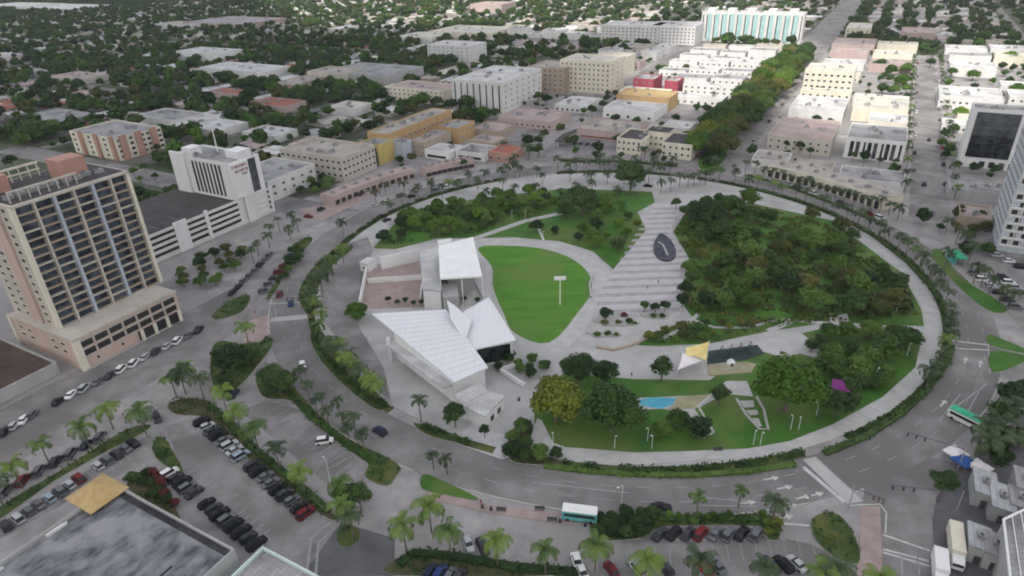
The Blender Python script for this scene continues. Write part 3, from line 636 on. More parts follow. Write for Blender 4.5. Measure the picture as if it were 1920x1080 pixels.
scatter_px([(1760, 250), (1790, 250), (1790, 310), (1768, 318)], 6, (3, 4.2), ['leaf_dark', 'leaf'], ('mid',), 'tree', 'trees beside the black glass building', .7)
scatter_px([(1115, 972), (1225, 968), (1218, 995), (1200, 1008), (1125, 1008)], 13, (1.5, 2.5), ['leaf_dark'], ('mid',), 'shrub', 'shrubs right of the white roofed bus', .6)
scatter_px([(1225, 968), (1440, 968), (1452, 984), (1300, 984)], 12, (.9, 1.4), ['leaf', 'leaf_bright'], ('mid',), 'shrub', 'shrubs behind the lower parking row', .8)
scatter_px([(1430, 985), (1458, 985), (1456, 1008), (1436, 1008)], 4, (1.1, 1.7), ['leaf_olive'], ('mid',), 'shrub', 'shrubs behind the lower parking row', .6)
for (px, py, r, k) in ((1133, 605, 9, 'leaf_brown'), (1160, 604, 8, 'leaf_brown'), (1180, 603, 10, 'leaf_dark'), (1120, 627, 9, 'leaf'), (1140, 625, 9, 'leaf'), (1155, 627, 7, 'leaf'), (1190, 606, 6, 'leaf'), (1225, 592, 8, 'leaf_dark'), (1242, 592, 8, 'leaf_dark'), (1170, 590, 8, 'leaf_red'), (1215, 630, 10, 'leaf_dark'), (1235, 628, 12, 'leaf_olive')):
    ptree(px, py, r, k, 'mid', 'low planter shrub', 'planter shrubs on the plaza', h=.7, flat=.7)
def cover(name, poly, dens, hh, m, s=(.35, .8), th=.0):
    from mathutils import noise
    wp = P(*poly); xs = [p[0] for p in wp]; ys = [p[1] for p in wp]; mb = MB(); n = int((max(xs) - min(xs)) * (max(ys) - min(ys)) * dens)
    for _ in range(n):
        x, y = random.uniform(min(xs), max(xs)), random.uniform(min(ys), max(ys)); v = noise.noise((x / 7, y / 7, 1))
        if v < th or not inpoly(x, y, wp): continue
        leafquad(mb, x, y, .3 + random.random() * hh * (.4 + v * 2), random.uniform(*s))
    o = mb.build(name, m); o['kind'] = 'stuff'
cover('ground_cover', [(1262, 440), (1285, 400), (1345, 378), (1400, 385), (1560, 425), (1675, 512), (1722, 590), (1600, 604), (1440, 605), (1310, 596), (1275, 560), (1292, 485)], 1.6, 1.6, 'leaf_brown', th=-.12)
cover('ground_cover', [(1320, 500), (1400, 430), (1560, 440), (1675, 512), (1722, 590), (1600, 604), (1440, 605)], 1.0, 2.2, 'leaf_dark', th=.02)
cover('ground_cover', [(1230, 645), (1250, 612), (1320, 598), (1560, 600), (1440, 618), (1330, 645)], 2.0, 1.0, 'leaf', th=-.1)
cover('ground_cover', [(715, 462), (770, 400), (900, 376), (1040, 358), (1200, 365), (1190, 400), (1040, 402), (940, 425), (880, 442)], .9, 1.2, 'leaf', th=.05)
from mathutils import noise as _nz
cvm = {'a': MB(), 'b': MB()}
for wp, m_ in BEDS:
    if m_ == 'grass': continue
    xs = [p[0] for p in wp]; ys = [p[1] for p in wp]
    for _ in range(int((max(xs) - min(xs)) * (max(ys) - min(ys)) * 3.2)):
        x, y = random.uniform(min(xs), max(xs)), random.uniform(min(ys), max(ys)); v = _nz.noise((x / 3.5, y / 3.5, 2))
        if v > -.12 and inpoly(x, y, wp): leafquad(cvm['a' if _nz.noise((x / 9, y / 9, 7)) > 0 else 'b'], x, y, .35 + random.random() * (.7 + v), random.uniform(.2, .5))
for a0, a1 in ((-176, -130), (-124, -113), (-104, -74), (-67, 58), (64, 96), (112, 178)):
    for _ in range(int((a1 - a0) * 55)):
        A = rad(random.uniform(a0, a1)); r = random.uniform(111, 113.1); x, y = CX + r * math.cos(A), CY + r * math.sin(A)
        if _nz.noise((x / 4, y / 4, 2)) > -.2: leafquad(cvm['b' if random.random() < .7 else 'a'], x, y, .3 + random.random() * .9, random.uniform(.2, .5))
cvm['a'].build('ground_cover', 'leaf')['kind'] = 'stuff'; cvm['b'].build('ground_cover', 'leaf_dark')['kind'] = 'stuff'
# planter kerbs on the plaza
for i, pts in enumerate(([(1110, 600), (1140, 598), (1190, 600), (1200, 606), (1180, 612), (1130, 610)], [(1098, 625), (1130, 619), (1160, 623), (1165, 630), (1130, 633)], [(1200, 592), (1225, 588), (1252, 588), (1255, 594), (1225, 598)])):
    o = MB().prism(smooth_poly(P(*pts), 3), .1, .6).build('planter', 'kerb'); tag(o, ['long curved concrete planter below the striped plaza', 'leaf shaped concrete planter on the lower plaza', 'concrete planter under the three clipped trees'][i], 'planter', 'plaza planters')
o = strip(P((1118, 652), (1150, 658), (1180, 650), (1225, 632), (1260, 612)), .9, MB(), .1, .75).build('seat_wall', 'tan_wall'); tag(o, 'low brown zigzag seat wall edging the lower plaza', 'seat wall')
tag(strip(P((1112, 520), (1105, 535), (1108, 560)), .6, MB(), .1, 1.1).build('curved_wall', 'kerb'), 'short curved wall on the right edge of the oval lawn', 'wall')
# palms of the ring and lots
KP = 'palms on the inner verge of the ring'
for q in ((596, 608), (618, 640), (632, 655), (645, 668), (660, 680), (672, 690), (690, 702), (632, 636), (700, 715), (655, 660), (585, 545), (600, 520), (620, 485), (640, 465), (612, 500), (590, 560), (640, 415), (600, 585)):
    ppalm(*q, 7, random.choice(['palm', 'palm_dark']), 'palm', KP, 1.15)
for q in ((576, 722), (600, 738), (632, 750), (640, 775), (662, 780), (678, 812), (650, 800), (610, 765), (590, 752)): ppalm(*q, 5.5, 'palm_dark', 'thin palm', 'thin palms on the left island', .75)
for q in ((810, 850), (836, 860)): ppalm(*q, 5, 'palm_dark', 'small palm at the road edge', 'two small palms on the ring road edge', .7)
for q in ((785, 752), (560, 690)): ppalm(*q, 7, 'palm_dark', 'dark palm', 'palms', .95)
for a in list(np.arange(-50, 57, 3.4)) + list(np.arange(66, 96, 4.5)) + list(np.arange(112, 150, 5)):
    r = 112 + random.uniform(-.6, .6); A = rad(a + random.uniform(-.9, .9)); palm(CX + r * math.cos(A), CY + r * math.sin(A), random.uniform(5.5, 7.5), random.choice(['palm_dark', 'palm_dark', 'palm']), 'dark palm', KP, random.uniform(.95, 1.15))
for q, s in (((1310, 932), .75), ((1391, 914), .75), ((1457, 938), 1.2)): ppalm(*q, 7.5 if s > 1 else 6, 'palm_dark' if s > 1 else 'palm', 'palm on the outer road edge', 'palms on the outer road edge', s)
for q in ((755, 987), (803, 948), (840, 992), (930, 1012), (1022, 1025), (1118, 1018), (1213, 1045), (1312, 1052), (1436, 1064), (1570, 1070), (1650, 1085), (1540, 1075)):
    ppalm(*q, 8, 'palm', 'bright green palm', 'palms along the bottom plaza', 1.32)
for q in ((440, 768), (475, 806), (514, 836), (561, 880), (635, 905), (640, 950), (655, 965), (415, 735), (318, 705), (345, 686), (372, 712), (336, 700), (458, 612)):
    ppalm(*q, 7.5, 'palm', 'green palm', 'palms beside the left parking lots', 1.32)
for q in ((18, 868), (72, 826), (150, 795), (195, 760), (258, 770), (-20, 900)): ppalm(*q, 8, 'palm', 'palm in the street median', 'palms in the left street median', 1.32)
for q in ((1850, 800), (1875, 790), (1900, 760), (1905, 815), (1860, 830)): ppalm(*q, 9, 'palm_dark', 'dark palm by the sheds', 'palms by the white sheds', 1.4)
for (px, py) in [(700 + i * 27 + random.uniform(-8, 8), 352 - i * 1.2 + random.uniform(-10, 22)) for i in range(24)] + [(1400 + i * 17, 300 + i * 5.2 + random.uniform(-6, 6)) for i in range(18)]:
    ppalm(px, py, 6.5, 'palm_dark', 'small far palm', 'street palms on the far side of the ring', .95)
for s in range(128, 520, 19):
    for t in (-97.5, -118): x, y = W(s + random.uniform(-3, 3), t); palm(x, y, 6.5, random.choice(['palm', 'palm_dark']), 'street palm', 'palms lining the right hand street', .95)
for q in ((505, 425), (520, 410), (545, 400), (480, 455), (470, 470), (500, 440), (540, 425), (555, 412)): ppalm(*q, 6, 'palm_dark', 'palm', 'palms below the white hotel', .9)
for (px, py) in ((1780, 470), (1800, 430), (1812, 445), (1825, 462), (1850, 505), (1865, 520), (1885, 535), (1905, 545), (1835, 500), (1780, 410)): ppalm(px, py, 7, 'palm_dark', 'palm', 'palms below the bluish white tower', 1.0)
for (px, py) in [(1050 + i * 15 + random.uniform(-6, 6), random.choice([282, 296, 318, 326]) + random.uniform(-4, 4)) for i in range(20)] + [(960 + random.uniform(-20, 60), 250 + random.uniform(0, 70)) for i in range(14)]:
    ppalm(px, py, 6, 'palm_dark', 'small far palm', 'street palms on the far side of the ring', 1.05)
for (px, py, r, k) in ((1650, 122, 18, 'leaf_dark'), (1672, 130, 14, 'leaf'), (1700, 128, 16, 'leaf'), (1695, 150, 17, 'leaf_bright'), (1655, 164, 14, 'leaf_dark'), (1678, 166, 13, 'leaf'), (1700, 165, 12, 'leaf_bright'), (1785, 134, 12, 'leaf'), (1825, 140, 15, 'leaf_bright'), (1800, 212, 18, 'leaf_bright'),
        (1908, 168, 20, 'leaf_bright'), (1895, 108, 20, 'leaf_bright'), (1860, 108, 14, 'leaf'), (1746, 116, 11, 'leaf_dark'), (1750, 98, 11, 'leaf_dark'), (1540, 168, 9, 'leaf_dark'), (1565, 172, 9, 'leaf_dark'), (1475, 268, 12, 'leaf_dark'), (1500, 272, 11, 'leaf_dark'), (1520, 282, 9, 'leaf_dark'), (1600, 290, 8, 'leaf_dark'), (1622, 296, 8, 'leaf_dark'), (1650, 300, 8, 'leaf_dark'), (1680, 302, 8, 'leaf_dark'),
        (1025, 185, 12, 'leaf_dark'), (1110, 205, 12, 'leaf_dark'), (1130, 195, 10, 'leaf_dark'), (1140, 175, 8, 'leaf_dark'), (890, 210, 12, 'leaf_dark'), (930, 212, 12, 'leaf_dark'), (1010, 180, 12, 'leaf_dark'), (990, 262, 14, 'leaf_dark'), (1010, 280, 12, 'leaf'), (1300, 262, 8, 'leaf'), (1165, 290, 8, 'leaf'), (1235, 285, 8, 'leaf_brown'), (870, 305, 9, 'leaf'), (820, 190, 14, 'leaf_dark'), (840, 196, 12, 'leaf_dark')):
    ptree(px, py, r, k, 'mid', {'leaf_bright': 'bright yellow green', 'leaf': 'green', 'leaf_dark': 'dark green', 'leaf_brown': 'brownish'}[k] + ' tree', 'trees among the town blocks', h=5)
for (px, py, rpx_) in ((175, 262, 16), (60, 250, 30), (100, 240, 22), (40, 262, 18), (250, 320, 9), (270, 312, 9), (20, 300, 14), (290, 330, 8), (262, 335, 7)):
    ptree(px, py, rpx_, random.choice(['leaf', 'leaf_dark']), 'mid', 'green tree', 'trees behind the balcony tower', h=5)
# boulevard median trees (big figs)
for i_ in range(44):
    s = 150 + (i_ // 2) * 17; x, y = W(s + random.uniform(-3, 3), random.uniform(3, 10) if i_ % 2 else random.uniform(-9, -3)); tree(x, y, random.uniform(8.5, 12), 8, random.choice(['leaf', 'leaf', 'leaf_bright', 'leaf_olive', 'leaf_brown']), 'big', 'broad fig tree', 'fig trees along the boulevard median')
for (px, py, r) in ((1340, 300, 14), (1325, 305, 10), (1352, 290, 12)): ptree(px, py, r, 'leaf_dark', 'mid', 'dark tree on the triangular island', 'trees on the boulevard island')
hedge_line('low hedge along the parking row behind the left palms', [(395, 762), (430, 795), (480, 845), (560, 912), (618, 962)], 2.0, 1.1)
hedge_line('dark hedge along the bottom edge of the plaza', [(750, 1062), (775, 1040), (850, 1046), (960, 1066), (1100, 1078)], 2.2, 1.2)
hedge_line('dark clipped hedge on the right inner verge of the ring', [(1400, 353), (1497, 378), (1560, 402), (1640, 445), (1700, 492), (1745, 540), (1768, 580)], 1.8, 1.3)
hedge_line('dark clipped hedge on the lower right inner verge', [(1785, 655), (1770, 690), (1735, 735), (1690, 776), (1620, 822), (1545, 852)], 2.0, 1.1)
hedge_line('low hedge between lawn and bottom arc of road', [(1490, 872), (1400, 886), (1300, 893), (1200, 892), (1100, 885), (1020, 876)], 1.7, .8, 'leaf')
hedge_line('low green hedge behind the bottom right parked cars', [(1235, 976), (1330, 976), (1440, 975)], 1.6, 1.0, 'leaf')
hedge_line('dark shrub belt between the round roof island and lot', [(540, 735), (575, 775), (640, 828), (700, 868)], 1.8, .9, 'leaf')
hedge_line('dark strip hedge before the small far parking lot', [(1050, 302), (1110, 304), (1180, 306), (1270, 312)], 2.2, 1.6)
hedge_line('long hedge fronting the arcade on the right', [(1400, 330), (1480, 352), (1580, 390), (1660, 425)], 1.5, 1.0, 'leaf_dark')

# ------------------------------------------------------------------ cars
def car_meshes(L, Wd, H, hood, rear, kind):
    mb = MB(); xs = [(-L / 2, .35, .62, .40), (-L / 2 + .15, .25, .82, .48), (-L / 2 + .9, .22, .95, .5), (L / 2 - 1.0, .22, .92, .5), (L / 2 - .2, .25, .74, .47), (L / 2, .35, .58, .40)]
    ring = []
    for x, zl, zh, hw in xs: hw = hw * Wd; ring.append([(x, -hw, zl), (x, hw, zl), (x, hw * 1.0, zh - .12), (x, hw * .88, zh), (x, -hw * .88, zh), (x, -hw, zh - .12)])
    vs = [p for r in ring for p in r]; fs = []
    for i in range(5):
        for j in range(6): a, b = i * 6 + j, i * 6 + (j + 1) % 6; fs.append((a, b, b + 6, a + 6))
    fs += [tuple(range(6))[::-1], tuple(range(30, 36))]; fs = [f[::-1] for f in fs]
    mb.add(vs, fs)
    x0, x1 = -L / 2 + rear, L / 2 - hood; w0, w1 = Wd * .43, Wd * .36
    mb.add([(x0 + .45, -w1, H - .03), (x1 - .75, -w1, H - .03), (x1 - .75, w1, H - .03), (x0 + .45, w1, H - .03), (x0 + .5, -w1 * .95, H + .03), (x1 - .85, -w1 * .95, H + .03), (x1 - .85, w1 * .95, H + .03), (x0 + .5, w1 * .95, H + .03)],
           [(4, 5, 6, 7), (0, 1, 5, 4), (1, 2, 6, 5), (2, 3, 7, 6), (3, 0, 4, 7)])
    body = mb.mesh('body'); body.materials.append(CARM['grey'])
    gl = MB().add([(x0, -w0, .88), (x1, -w0, .88), (x1, w0, .88), (x0, w0, .88), (x0 + .45, -w1, H - .03), (x1 - .75, -w1, H - .03), (x1 - .75, w1, H - .03), (x0 + .45, w1, H - .03)],
                  [(0, 1, 5, 4), (1, 2, 6, 5), (2, 3, 7, 6), (3, 0, 4, 7), (4, 5, 6, 7)]).mesh('window'); gl.materials.append(M['carglass'])
    wm = MB(); r = .33; n = 10
    wm.add([(r * math.cos(2 * math.pi * i / n), -.11, r * math.sin(2 * math.pi * i / n)) for i in range(n)] + [(r * math.cos(2 * math.pi * i / n), .11, r * math.sin(2 * math.pi * i / n)) for i in range(n)],
           [(i, (i + 1) % n, n + (i + 1) % n, n + i) for i in range(n)] + [tuple(range(n)), tuple(range(n, 2 * n))[::-1]])
    wh = wm.mesh('wheel'); wh.materials.append(M['tyre'])
    return body, gl, wh, [(-L / 2 + .85, -Wd / 2 + .08), (-L / 2 + .85, Wd / 2 - .08), (L / 2 - .85, -Wd / 2 + .08), (L / 2 - .85, Wd / 2 - .08)]
CARK = {'sedan': car_meshes(4.5, 1.8, 1.42, 1.15, .75, 's'), 'suv': car_meshes(4.6, 1.9, 1.72, 1.0, .1, 'u'), 'hatchback': car_meshes(4.0, 1.75, 1.48, .95, .12, 'h')}
CARS = []
def car(x, y, a, colr='grey', kind=None, group='cars', wheels=True, state='parked', label=None):
    kind = kind or random.choice(['sedan', 'suv', 'suv', 'hatchback']); b, gl, wh, wp = CARK[kind]
    t = thing('parked_car' if state == 'parked' else 'car', label or f'{state} {colr} {kind}', 'car', (x, y, .1), a, group, auto=label is None)
    link('body', b, t, m=CARM[colr]); link('window', gl, t)
    if wheels:
        for p in wp: link('wheel', wh, t, (p[0], p[1], .33))
    CARS.append((x, y)); t['_c'] = (x, y, 1); return t
def head(px, py, qx, qy):
    a, b = g(px, py), g(qx, qy); return math.atan2(b[1] - a[1], b[0] - a[0])
def row(p0, p1, cols, hd, group, wheels=True, jit=.12):
    a, b = np.array(g(*p0, .7)), np.array(g(*p1, .7)); n = len(cols)
    for i, c in enumerate(cols):
        if c is None: continue
        p = a + (b - a) * (i / max(n - 1, 1)); car(p[0] + random.uniform(-jit, jit), p[1] + random.uniform(-jit, jit), hd + random.uniform(-.04, .04), c, None, group, wheels)
def perp(p0, p1, extra=0):
    a, b = g(*p0), g(*p1); return math.atan2(b[1] - a[1], b[0] - a[0]) + math.pi / 2 + extra
D = 'dark grey'
row((379, 790), (573, 962), ['black', 'silver', D, 'black', 'grey', 'silver', 'silver', 'pale blue', None, D, 'black', 'grey', 'grey', 'black', D, 'grey', 'black', 'dark red'], perp((379, 790), (573, 962)), 'cars in the right row of the left lot')
row((318, 886), (480, 1018), ['white', D, 'black', 'grey', 'dark grey', None, 'black', D, 'black', 'grey', 'black', 'black', D, 'black'], perp((318, 886), (480, 1018)), 'cars in the lower row of the left lot')
row((10, 918), (187, 818), ['grey', 'dark red', 'grey', D, 'grey', 'dark blue', 'grey'], perp((10, 918), (187, 818), -.85), 'cars above the left street median')
row((10, 985), (250, 830), [D, 'silver', 'grey', 'grey', 'pale blue', 'grey', 'silver', 'dark red', None, 'silver', 'grey', D, 'grey', 'black'], perp((10, 985), (250, 830), -.05), 'cars below the left street median')
row((108, 752), (372, 618), ['black', 'white', 'silver', 'grey', D, 'white', 'white', 'silver', D, 'silver', 'white', 'grey', 'black'], perp((108, 752), (372, 618), -1.0), 'cars parked before the balcony tower', False)
row((8, 808), (62, 775), ['black', 'silver', 'white', 'grey'], perp((8, 808), (62, 775), -1.0), 'cars at the left edge of the street', False)
row((1238, 1000), (1418, 1000), [D, 'black', D, 'dark red', 'grey', 'grey', 'black', 'grey'], perp((1238, 1000), (1418, 1000), -.72), 'cars in the bottom right front row')
row((1145, 1066), (1495, 1056), ['dark red', None, 'silver', None, 'dark grey', None, None, 'red', 'grey', None, None, None, 'dark blue', 'black', 'silver'], perp((1145, 1066), (1495, 1056), .45), 'cars in the bottom right back row')
row((790, 1068), (860, 1082), [None, 'dark blue', 'blue', 'grey', D], perp((790, 1068), (860, 1082), -.2), 'cars at the bottom edge of the lot')
row((436, 548), (505, 478), ['black', 'black', 'grey', 'grey', 'grey', 'black', 'grey', 'grey'], head(436, 548, 505, 478), 'cars in the street below the hotel', False)
row((495, 545), (548, 478), ['grey', 'grey', D, 'dark red', 'dark red', 'silver', 'grey'], head(436, 548, 505, 478) - 1.1, 'cars on the lot left of the ring', False)
row((1828, 512), (1905, 575), ['grey', 'white', 'silver', 'black', D, 'grey'], head(1828, 512, 1905, 540) + .8, 'cars below the bluish white tower', False)
row((1850, 468), (1915, 500), ['grey', 'silver', 'white', 'black'], head(1828, 512, 1905, 540) + .8, 'cars below the bluish white tower', False)
row((1078, 268), (1125, 272), ['black', D, 'black', 'black', 'grey'], ANG, 'cars in the far small lot', False)
row((1075, 302), (1200, 303), ['black', 'grey', D, 'black', None, 'silver', 'black', None, D], ANG, 'cars along the far plaza front', False)
row((700, 385), (860, 345), ['silver', 'white', None, 'black', None, 'grey', 'white', None], head(700, 385, 860, 345), 'cars on the far left arc of the ring', False)
for (px, py, qx, qy, c, k, lb) in ((567, 683, 562, 660, 'white', 'sedan', 'white sedan driving on the left arc of the ring road'), (712, 808, 690, 795, 'dark blue', 'suv', 'dark car driving on the ring below the inner palms'),
        (1240, 950, 1280, 952, 'black', 'sedan', 'black car driving on the bottom arc of the ring'), (545, 568, 548, 540, 'blue', 'sedan', 'blue car crossing the crosswalk on the left arc'),
        (597, 570, 596, 548, D, 'sedan', 'dark car on the park entry drive'), (524, 551, 530, 530, 'dark red', 'suv', 'dark red car at the exit of the left island lot'),
        (294, 783, 300, 800, D, 'suv', 'dark car at the gate of the left lot'), (438, 738, 450, 722, 'dark blue', 'sedan', 'dark blue car at the wedge tip'),
        (608, 826, 635, 822, 'white', 'suv', 'white car alone in the empty striped lot'), (878, 1019, 885, 1035, 'silver', 'sedan', 'pale silver car under the bottom palms'),
        (905, 1024, 915, 1045, D, 'suv', 'dark car beside the pale silver car'), (1082, 1052, 1090, 1078, 'white', 'sedan', 'white car on the bottom plaza lot'),
        (1092, 1073, 1102, 1095, 'white', 'sedan', 'white car cut by the bottom edge of the view'), (602, 392, 615, 385, 'black', 'suv', 'black car at the far left street mouth'),
        (578, 405, 600, 408, 'dark red', 'sedan', 'dark red car entering the far left street'), (715, 405, 735, 398, 'black', 'sedan', 'black car on the far left arc'), (725, 412, 745, 405, D, 'sedan', 'grey car behind the black car on the arc'),
        (1733, 345, 1733, 330, 'dark blue', 'suv', 'dark car driving up the right hand street'), (1742, 262, 1742, 250, 'black', 'sedan', 'black car far up the right hand street'),
        (1215, 348, 1240, 350, 'black', 'sedan', 'black car passing the big dark tree')):
    x, y = g(px, py, .7); car(x, y, head(px, py, qx, qy), c, k, None, True, 'driving', lb)
for i in range(22):
    s = 150 + i * 17.0
    x, y = W(s, -101.3 if i % 2 else -114.7); car(x, y, ANG, random.choice(['white', 'silver', 'black', 'red', D, 'grey']), None, 'cars along the right hand street', False)
for i in range(14):
    s = 140 + i * 26.0
    x, y = W(s, 13 if i % 2 else -17); car(x, y, ANG, random.choice(['white', 'silver', 'black', D, 'grey']), None, 'cars along the boulevard', False)
row((60, 1030), (215, 925), ['grey', D, None, 'silver', 'black', None, 'grey', D], head(60, 1030, 215, 925), 'cars along the kerb of the stained roof', False)
row((640, 372), (705, 356), ['white', 'grey', 'black', 'silver', 'dark red'], head(640, 372, 705, 356) + 1.2, 'cars before the pink shop row', False)
row((1480, 345), (1650, 408), ['silver', 'black', None, 'white', 'grey', None, 'black', 'silver', None, 'dark red', 'white'], head(1480, 345, 1650, 408), 'cars before the curved arcade', False)
row((1880, 520), (1915, 548), ['black', 'white', 'silver', D], head(1828, 512, 1905, 540) + .8, 'cars below the bluish white tower', False)
# two buses seen from above
def bus(px, py, qx, qy, L, roofm, sidem, label):
    x, y = g(px, py, 2.5); t = thing('shuttle_bus', label, 'bus', (x, y, .1), head(px, py, qx, qy))
    b = MB(); b.box(-L / 2, L / 2, -1.25, 1.25, .4, 2.7); b.build('body', sidem, t); r = MB().prism([(-L / 2 + .1, -1.2), (L / 2 - .25, -1.2), (L / 2, -.9), (L / 2, .9), (L / 2 - .25, 1.2), (-L / 2 + .1, 1.2)], 2.701, 2.95); r.box(-1.2, .6, -.5, .5, 2.951, 3.15); r.build('roof', roofm, t)
    for sd_ in (-1, 1): MB().box(-L / 2 + .5, L / 2 - .4, sd_ * 1.25 - .02, sd_ * 1.25 + .02, 1.5, 2.3).build('side_window', 'carglass', t)
    MB().box(L / 2 - .02, L / 2 + .02, -1.1, 1.1, 1.3, 2.4).build('windscreen', 'carglass', t)
    for xx in (-L / 2 + 1.3, L / 2 - 1.3):
        for yy in (-1.15, 1.15): link('wheel', CARK['suv'][2], t, (xx, yy, .42), sc=1.25)
    return t
bus(1087, 957, 1120, 961, 7.6, 'whitepaint', 'tealp', 'white roofed shuttle bus with teal sides at the kerb')
bus(1812, 778, 1832, 788, 7.4, 'green', 'whitepaint', 'green roofed white shuttle bus crossing the right lanes')  # unidentified green object, built as a shuttle bus

# ------------------------------------------------------------------ street furniture
def lamp(px, py, h=7, label=None, group='white lamp posts', arm=1.2):
    x, y = g(px, py); t = thing('street_lamp', label or 'white lamp post', 'lamp', (x, y, .1), random.uniform(0, 6), group, auto=label is None)
    MB().cyl(0, 0, 0, h, .08, .05, 8).bar((0, 0, h - .1), (arm, 0, h + .1), .04).build('post', 'whitepaint', t)
    MB().prism([(arm - .1, -.12), (arm + .35, -.14), (arm + .35, .14), (arm - .1, .12)], h, h + .14).build('lamp_head', 'whitepaint', t); t['_c'] = (x, y, h); return t
for q in ((1018, 452), (1037, 835), (1152, 842), (1214, 828), (1222, 842), (1553, 668), (1640, 715), (1497, 806), (1482, 806), (1530, 780), (1600, 765), (1425, 835), (1412, 835), (1700, 668), (1680, 585), (960, 412), (985, 412)): lamp(*q, h=4.2, arm=.3)
for q in ((620, 905), (1165, 955), (520, 600), (770, 300), (1160, 300), (1420, 318)): lamp(*q, h=7, group='tall street lamps')
t = thing('light_mast', 'tall white mast with a broad banner head on the oval lawn', 'light mast', (*g(1050, 572), .25))
MB().cyl(0, 0, 0, 9.5, .22, .16, 10).build('mast', 'whitepaint', t); MB().box(-2.0, 2.0, -.35, .35, 9.6, 10.7).bar((-.6, 0, 9.3), (-.6, 0, 9.7), .1).bar((.6, 0, 9.3), (.6, 0, 9.7), .1).build('banner_head', 'bright_wall', t)
def signal(px, py, qx, qy, label, h=6.2, n=3):
    a = g(px, py); b = g(qx, qy, h); L = math.dist(a, b); t = thing('traffic_signal', label, 'traffic signal', (*a, .1), math.atan2(b[1] - a[1], b[0] - a[0]), 'traffic signals on mast arms')
    MB().cyl(0, 0, 0, h + .4, .17, .12, 8).build('pole', 'steel', t); MB().bar((0, 0, h), (L, 0, h + .3), .09).build('mast_arm', 'darksteel', t)
    for i in range(n):
        x = L * (1 - .3 * i / max(n - 1, 1)) - .3; hd = MB().box(x - .2, x + .2, -.18, .18, h - .9, h + .1).build('signal_head', 'darksteel', t)
        for k in range(3): MB().box(x - .1, x + .1, -.24, -.185, h - .8 + .3 * k, h - .62 + .3 * k).build('lens', ['leaf_bright', 'mustard', 'red_wall'][k], hd)
signal(1795, 882, 1700, 812, 'traffic signal arm reaching over the ring from the corner tree')
signal(1790, 965, 1672, 912, 'traffic signal arm over the bottom right street mouth')
signal(1590, 955, 1660, 940, 'short traffic signal at the crosswalk corner')
signal(500, 590, 560, 560, 'traffic signal on the left arc of the ring')
# people
def person(px, py, label, top='cloth_dark', a=0):
    x, y = g(px, py); t = thing('person', label, 'person', (x, y, .2), a)
    vs = [(0, 0, .92), (0, 0, 1.15), (0, 0, 1.42), (0, 0, 1.53), (0, 0, 1.68), (.02, .1, .88), (.12, .12, .48), (.05, .12, .06), (.16, .12, .04), (.0, -.1, .88), (-.08, -.12, .48), (-.18, -.12, .06), (-.07, -.12, .04),
          (0, .19, 1.40), (-.04, .25, 1.12), (.08, .25, .88), (0, -.19, 1.40), (.04, -.25, 1.12), (.14, -.25, .88)]
    es = [(0, 1), (1, 2), (2, 3), (3, 4), (0, 5), (5, 6), (6, 7), (7, 8), (0, 9), (9, 10), (10, 11), (11, 12), (2, 13), (13, 14), (14, 15), (2, 16), (16, 17), (17, 18)]
    rs = [.14, .13, .15, .06, .105, .085, .06, .045, .04, .085, .06, .045, .04, .055, .045, .04, .055, .045, .04]
    me = bpy.data.meshes.new('body'); me.from_pydata(vs, es, []); o = bpy.data.objects.new('body', me); col.objects.link(o); o.parent = t
    me.materials.append(M[top]); sk = o.modifiers.new('skin', 'SKIN'); o.modifiers.new('sub', 'SUBSURF').levels = 1
    for i, r in enumerate(rs): me.skin_vertices[0].data[i].radius = (r, r)
    me.skin_vertices[0].data[0].use_root = True
    h = MB(); h.cyl(0, 0, 1.74, 1.80, .108, .06, 8); h.build('hair', 'cloth_dark', t); t['_c'] = (x, y, 1)
def add_skin(me):
    if not me.skin_vertices: me.attributes.new('skin', 'FLOAT', 'POINT')
PEOPLE = [((1214, 543), 'person in dark clothes walking on the striped plaza', 'cloth_dark'), ((1234, 533), 'person in dark clothes standing at the plaza bench', 'cloth_dark'),
          ((902, 948), 'person in red top on the sidewalk by the left bench', 'cloth_red'), ((1185, 1000), 'person in white top behind the bus stop', 'cloth_white'),
          ((690, 640), 'person in white top walking before the metal roofed building', 'cloth_white'), ((1184, 708), 'person in dark clothes at the lower plaza edge', 'cloth_dark'), ((480, 590), 'person in red top on the left corner paving', 'cloth_red')]
# benches and litter bins on the bottom plaza
def bench(px, py, a, label):
    x, y = g(px, py); t = thing('park_bench', label, 'bench', (x, y, .12), a, 'dark benches on the bottom sidewalk')
    MB().box(-1.1, 1.1, -.25, .25, .42, .5).build('seat', 'darksteel', t); MB().box(-1.1, 1.1, .26, .32, .5, .95).build('backrest', 'darksteel', t)
    for s_ in (-.9, .9): MB().box(s_ - .05, s_ + .05, -.22, .22, 0, .419).build('leg', 'darksteel', t)
bench(940, 959, -.1, 'dark bench left of the bus at the bottom sidewalk'); bench(1012, 957, -.1, 'dark bench nearer the bus at the kerb'); bench(1035, 978, -.1, 'dark bench on the plaza below the kerb bench')
bench(1346, 846, 0, 'dark bench on the promenade at the bottom of the park')
for (px, py, lb) in ((905, 953, 'leftmost black litter bin on the bottom sidewalk'), (921, 957, 'black litter bin beside the left bench'), (1050, 980, 'black litter bin beside the plaza bench'), (1097, 987, 'black litter bin near the bus tail'), (973, 752, 'black litter bin on the round paving by the annex')):
    x, y = g(px, py); t = thing('litter_bin', lb, 'litter bin', (x, y, .12), 0, 'black litter bins'); MB().cyl(0, 0, 0, .95, .3, .34, 12).build('bin_body', 'cloth_dark', t); MB().cyl(0, 0, .951, 1.15, .36, .2, 12).build('lid', 'darksteel', t)

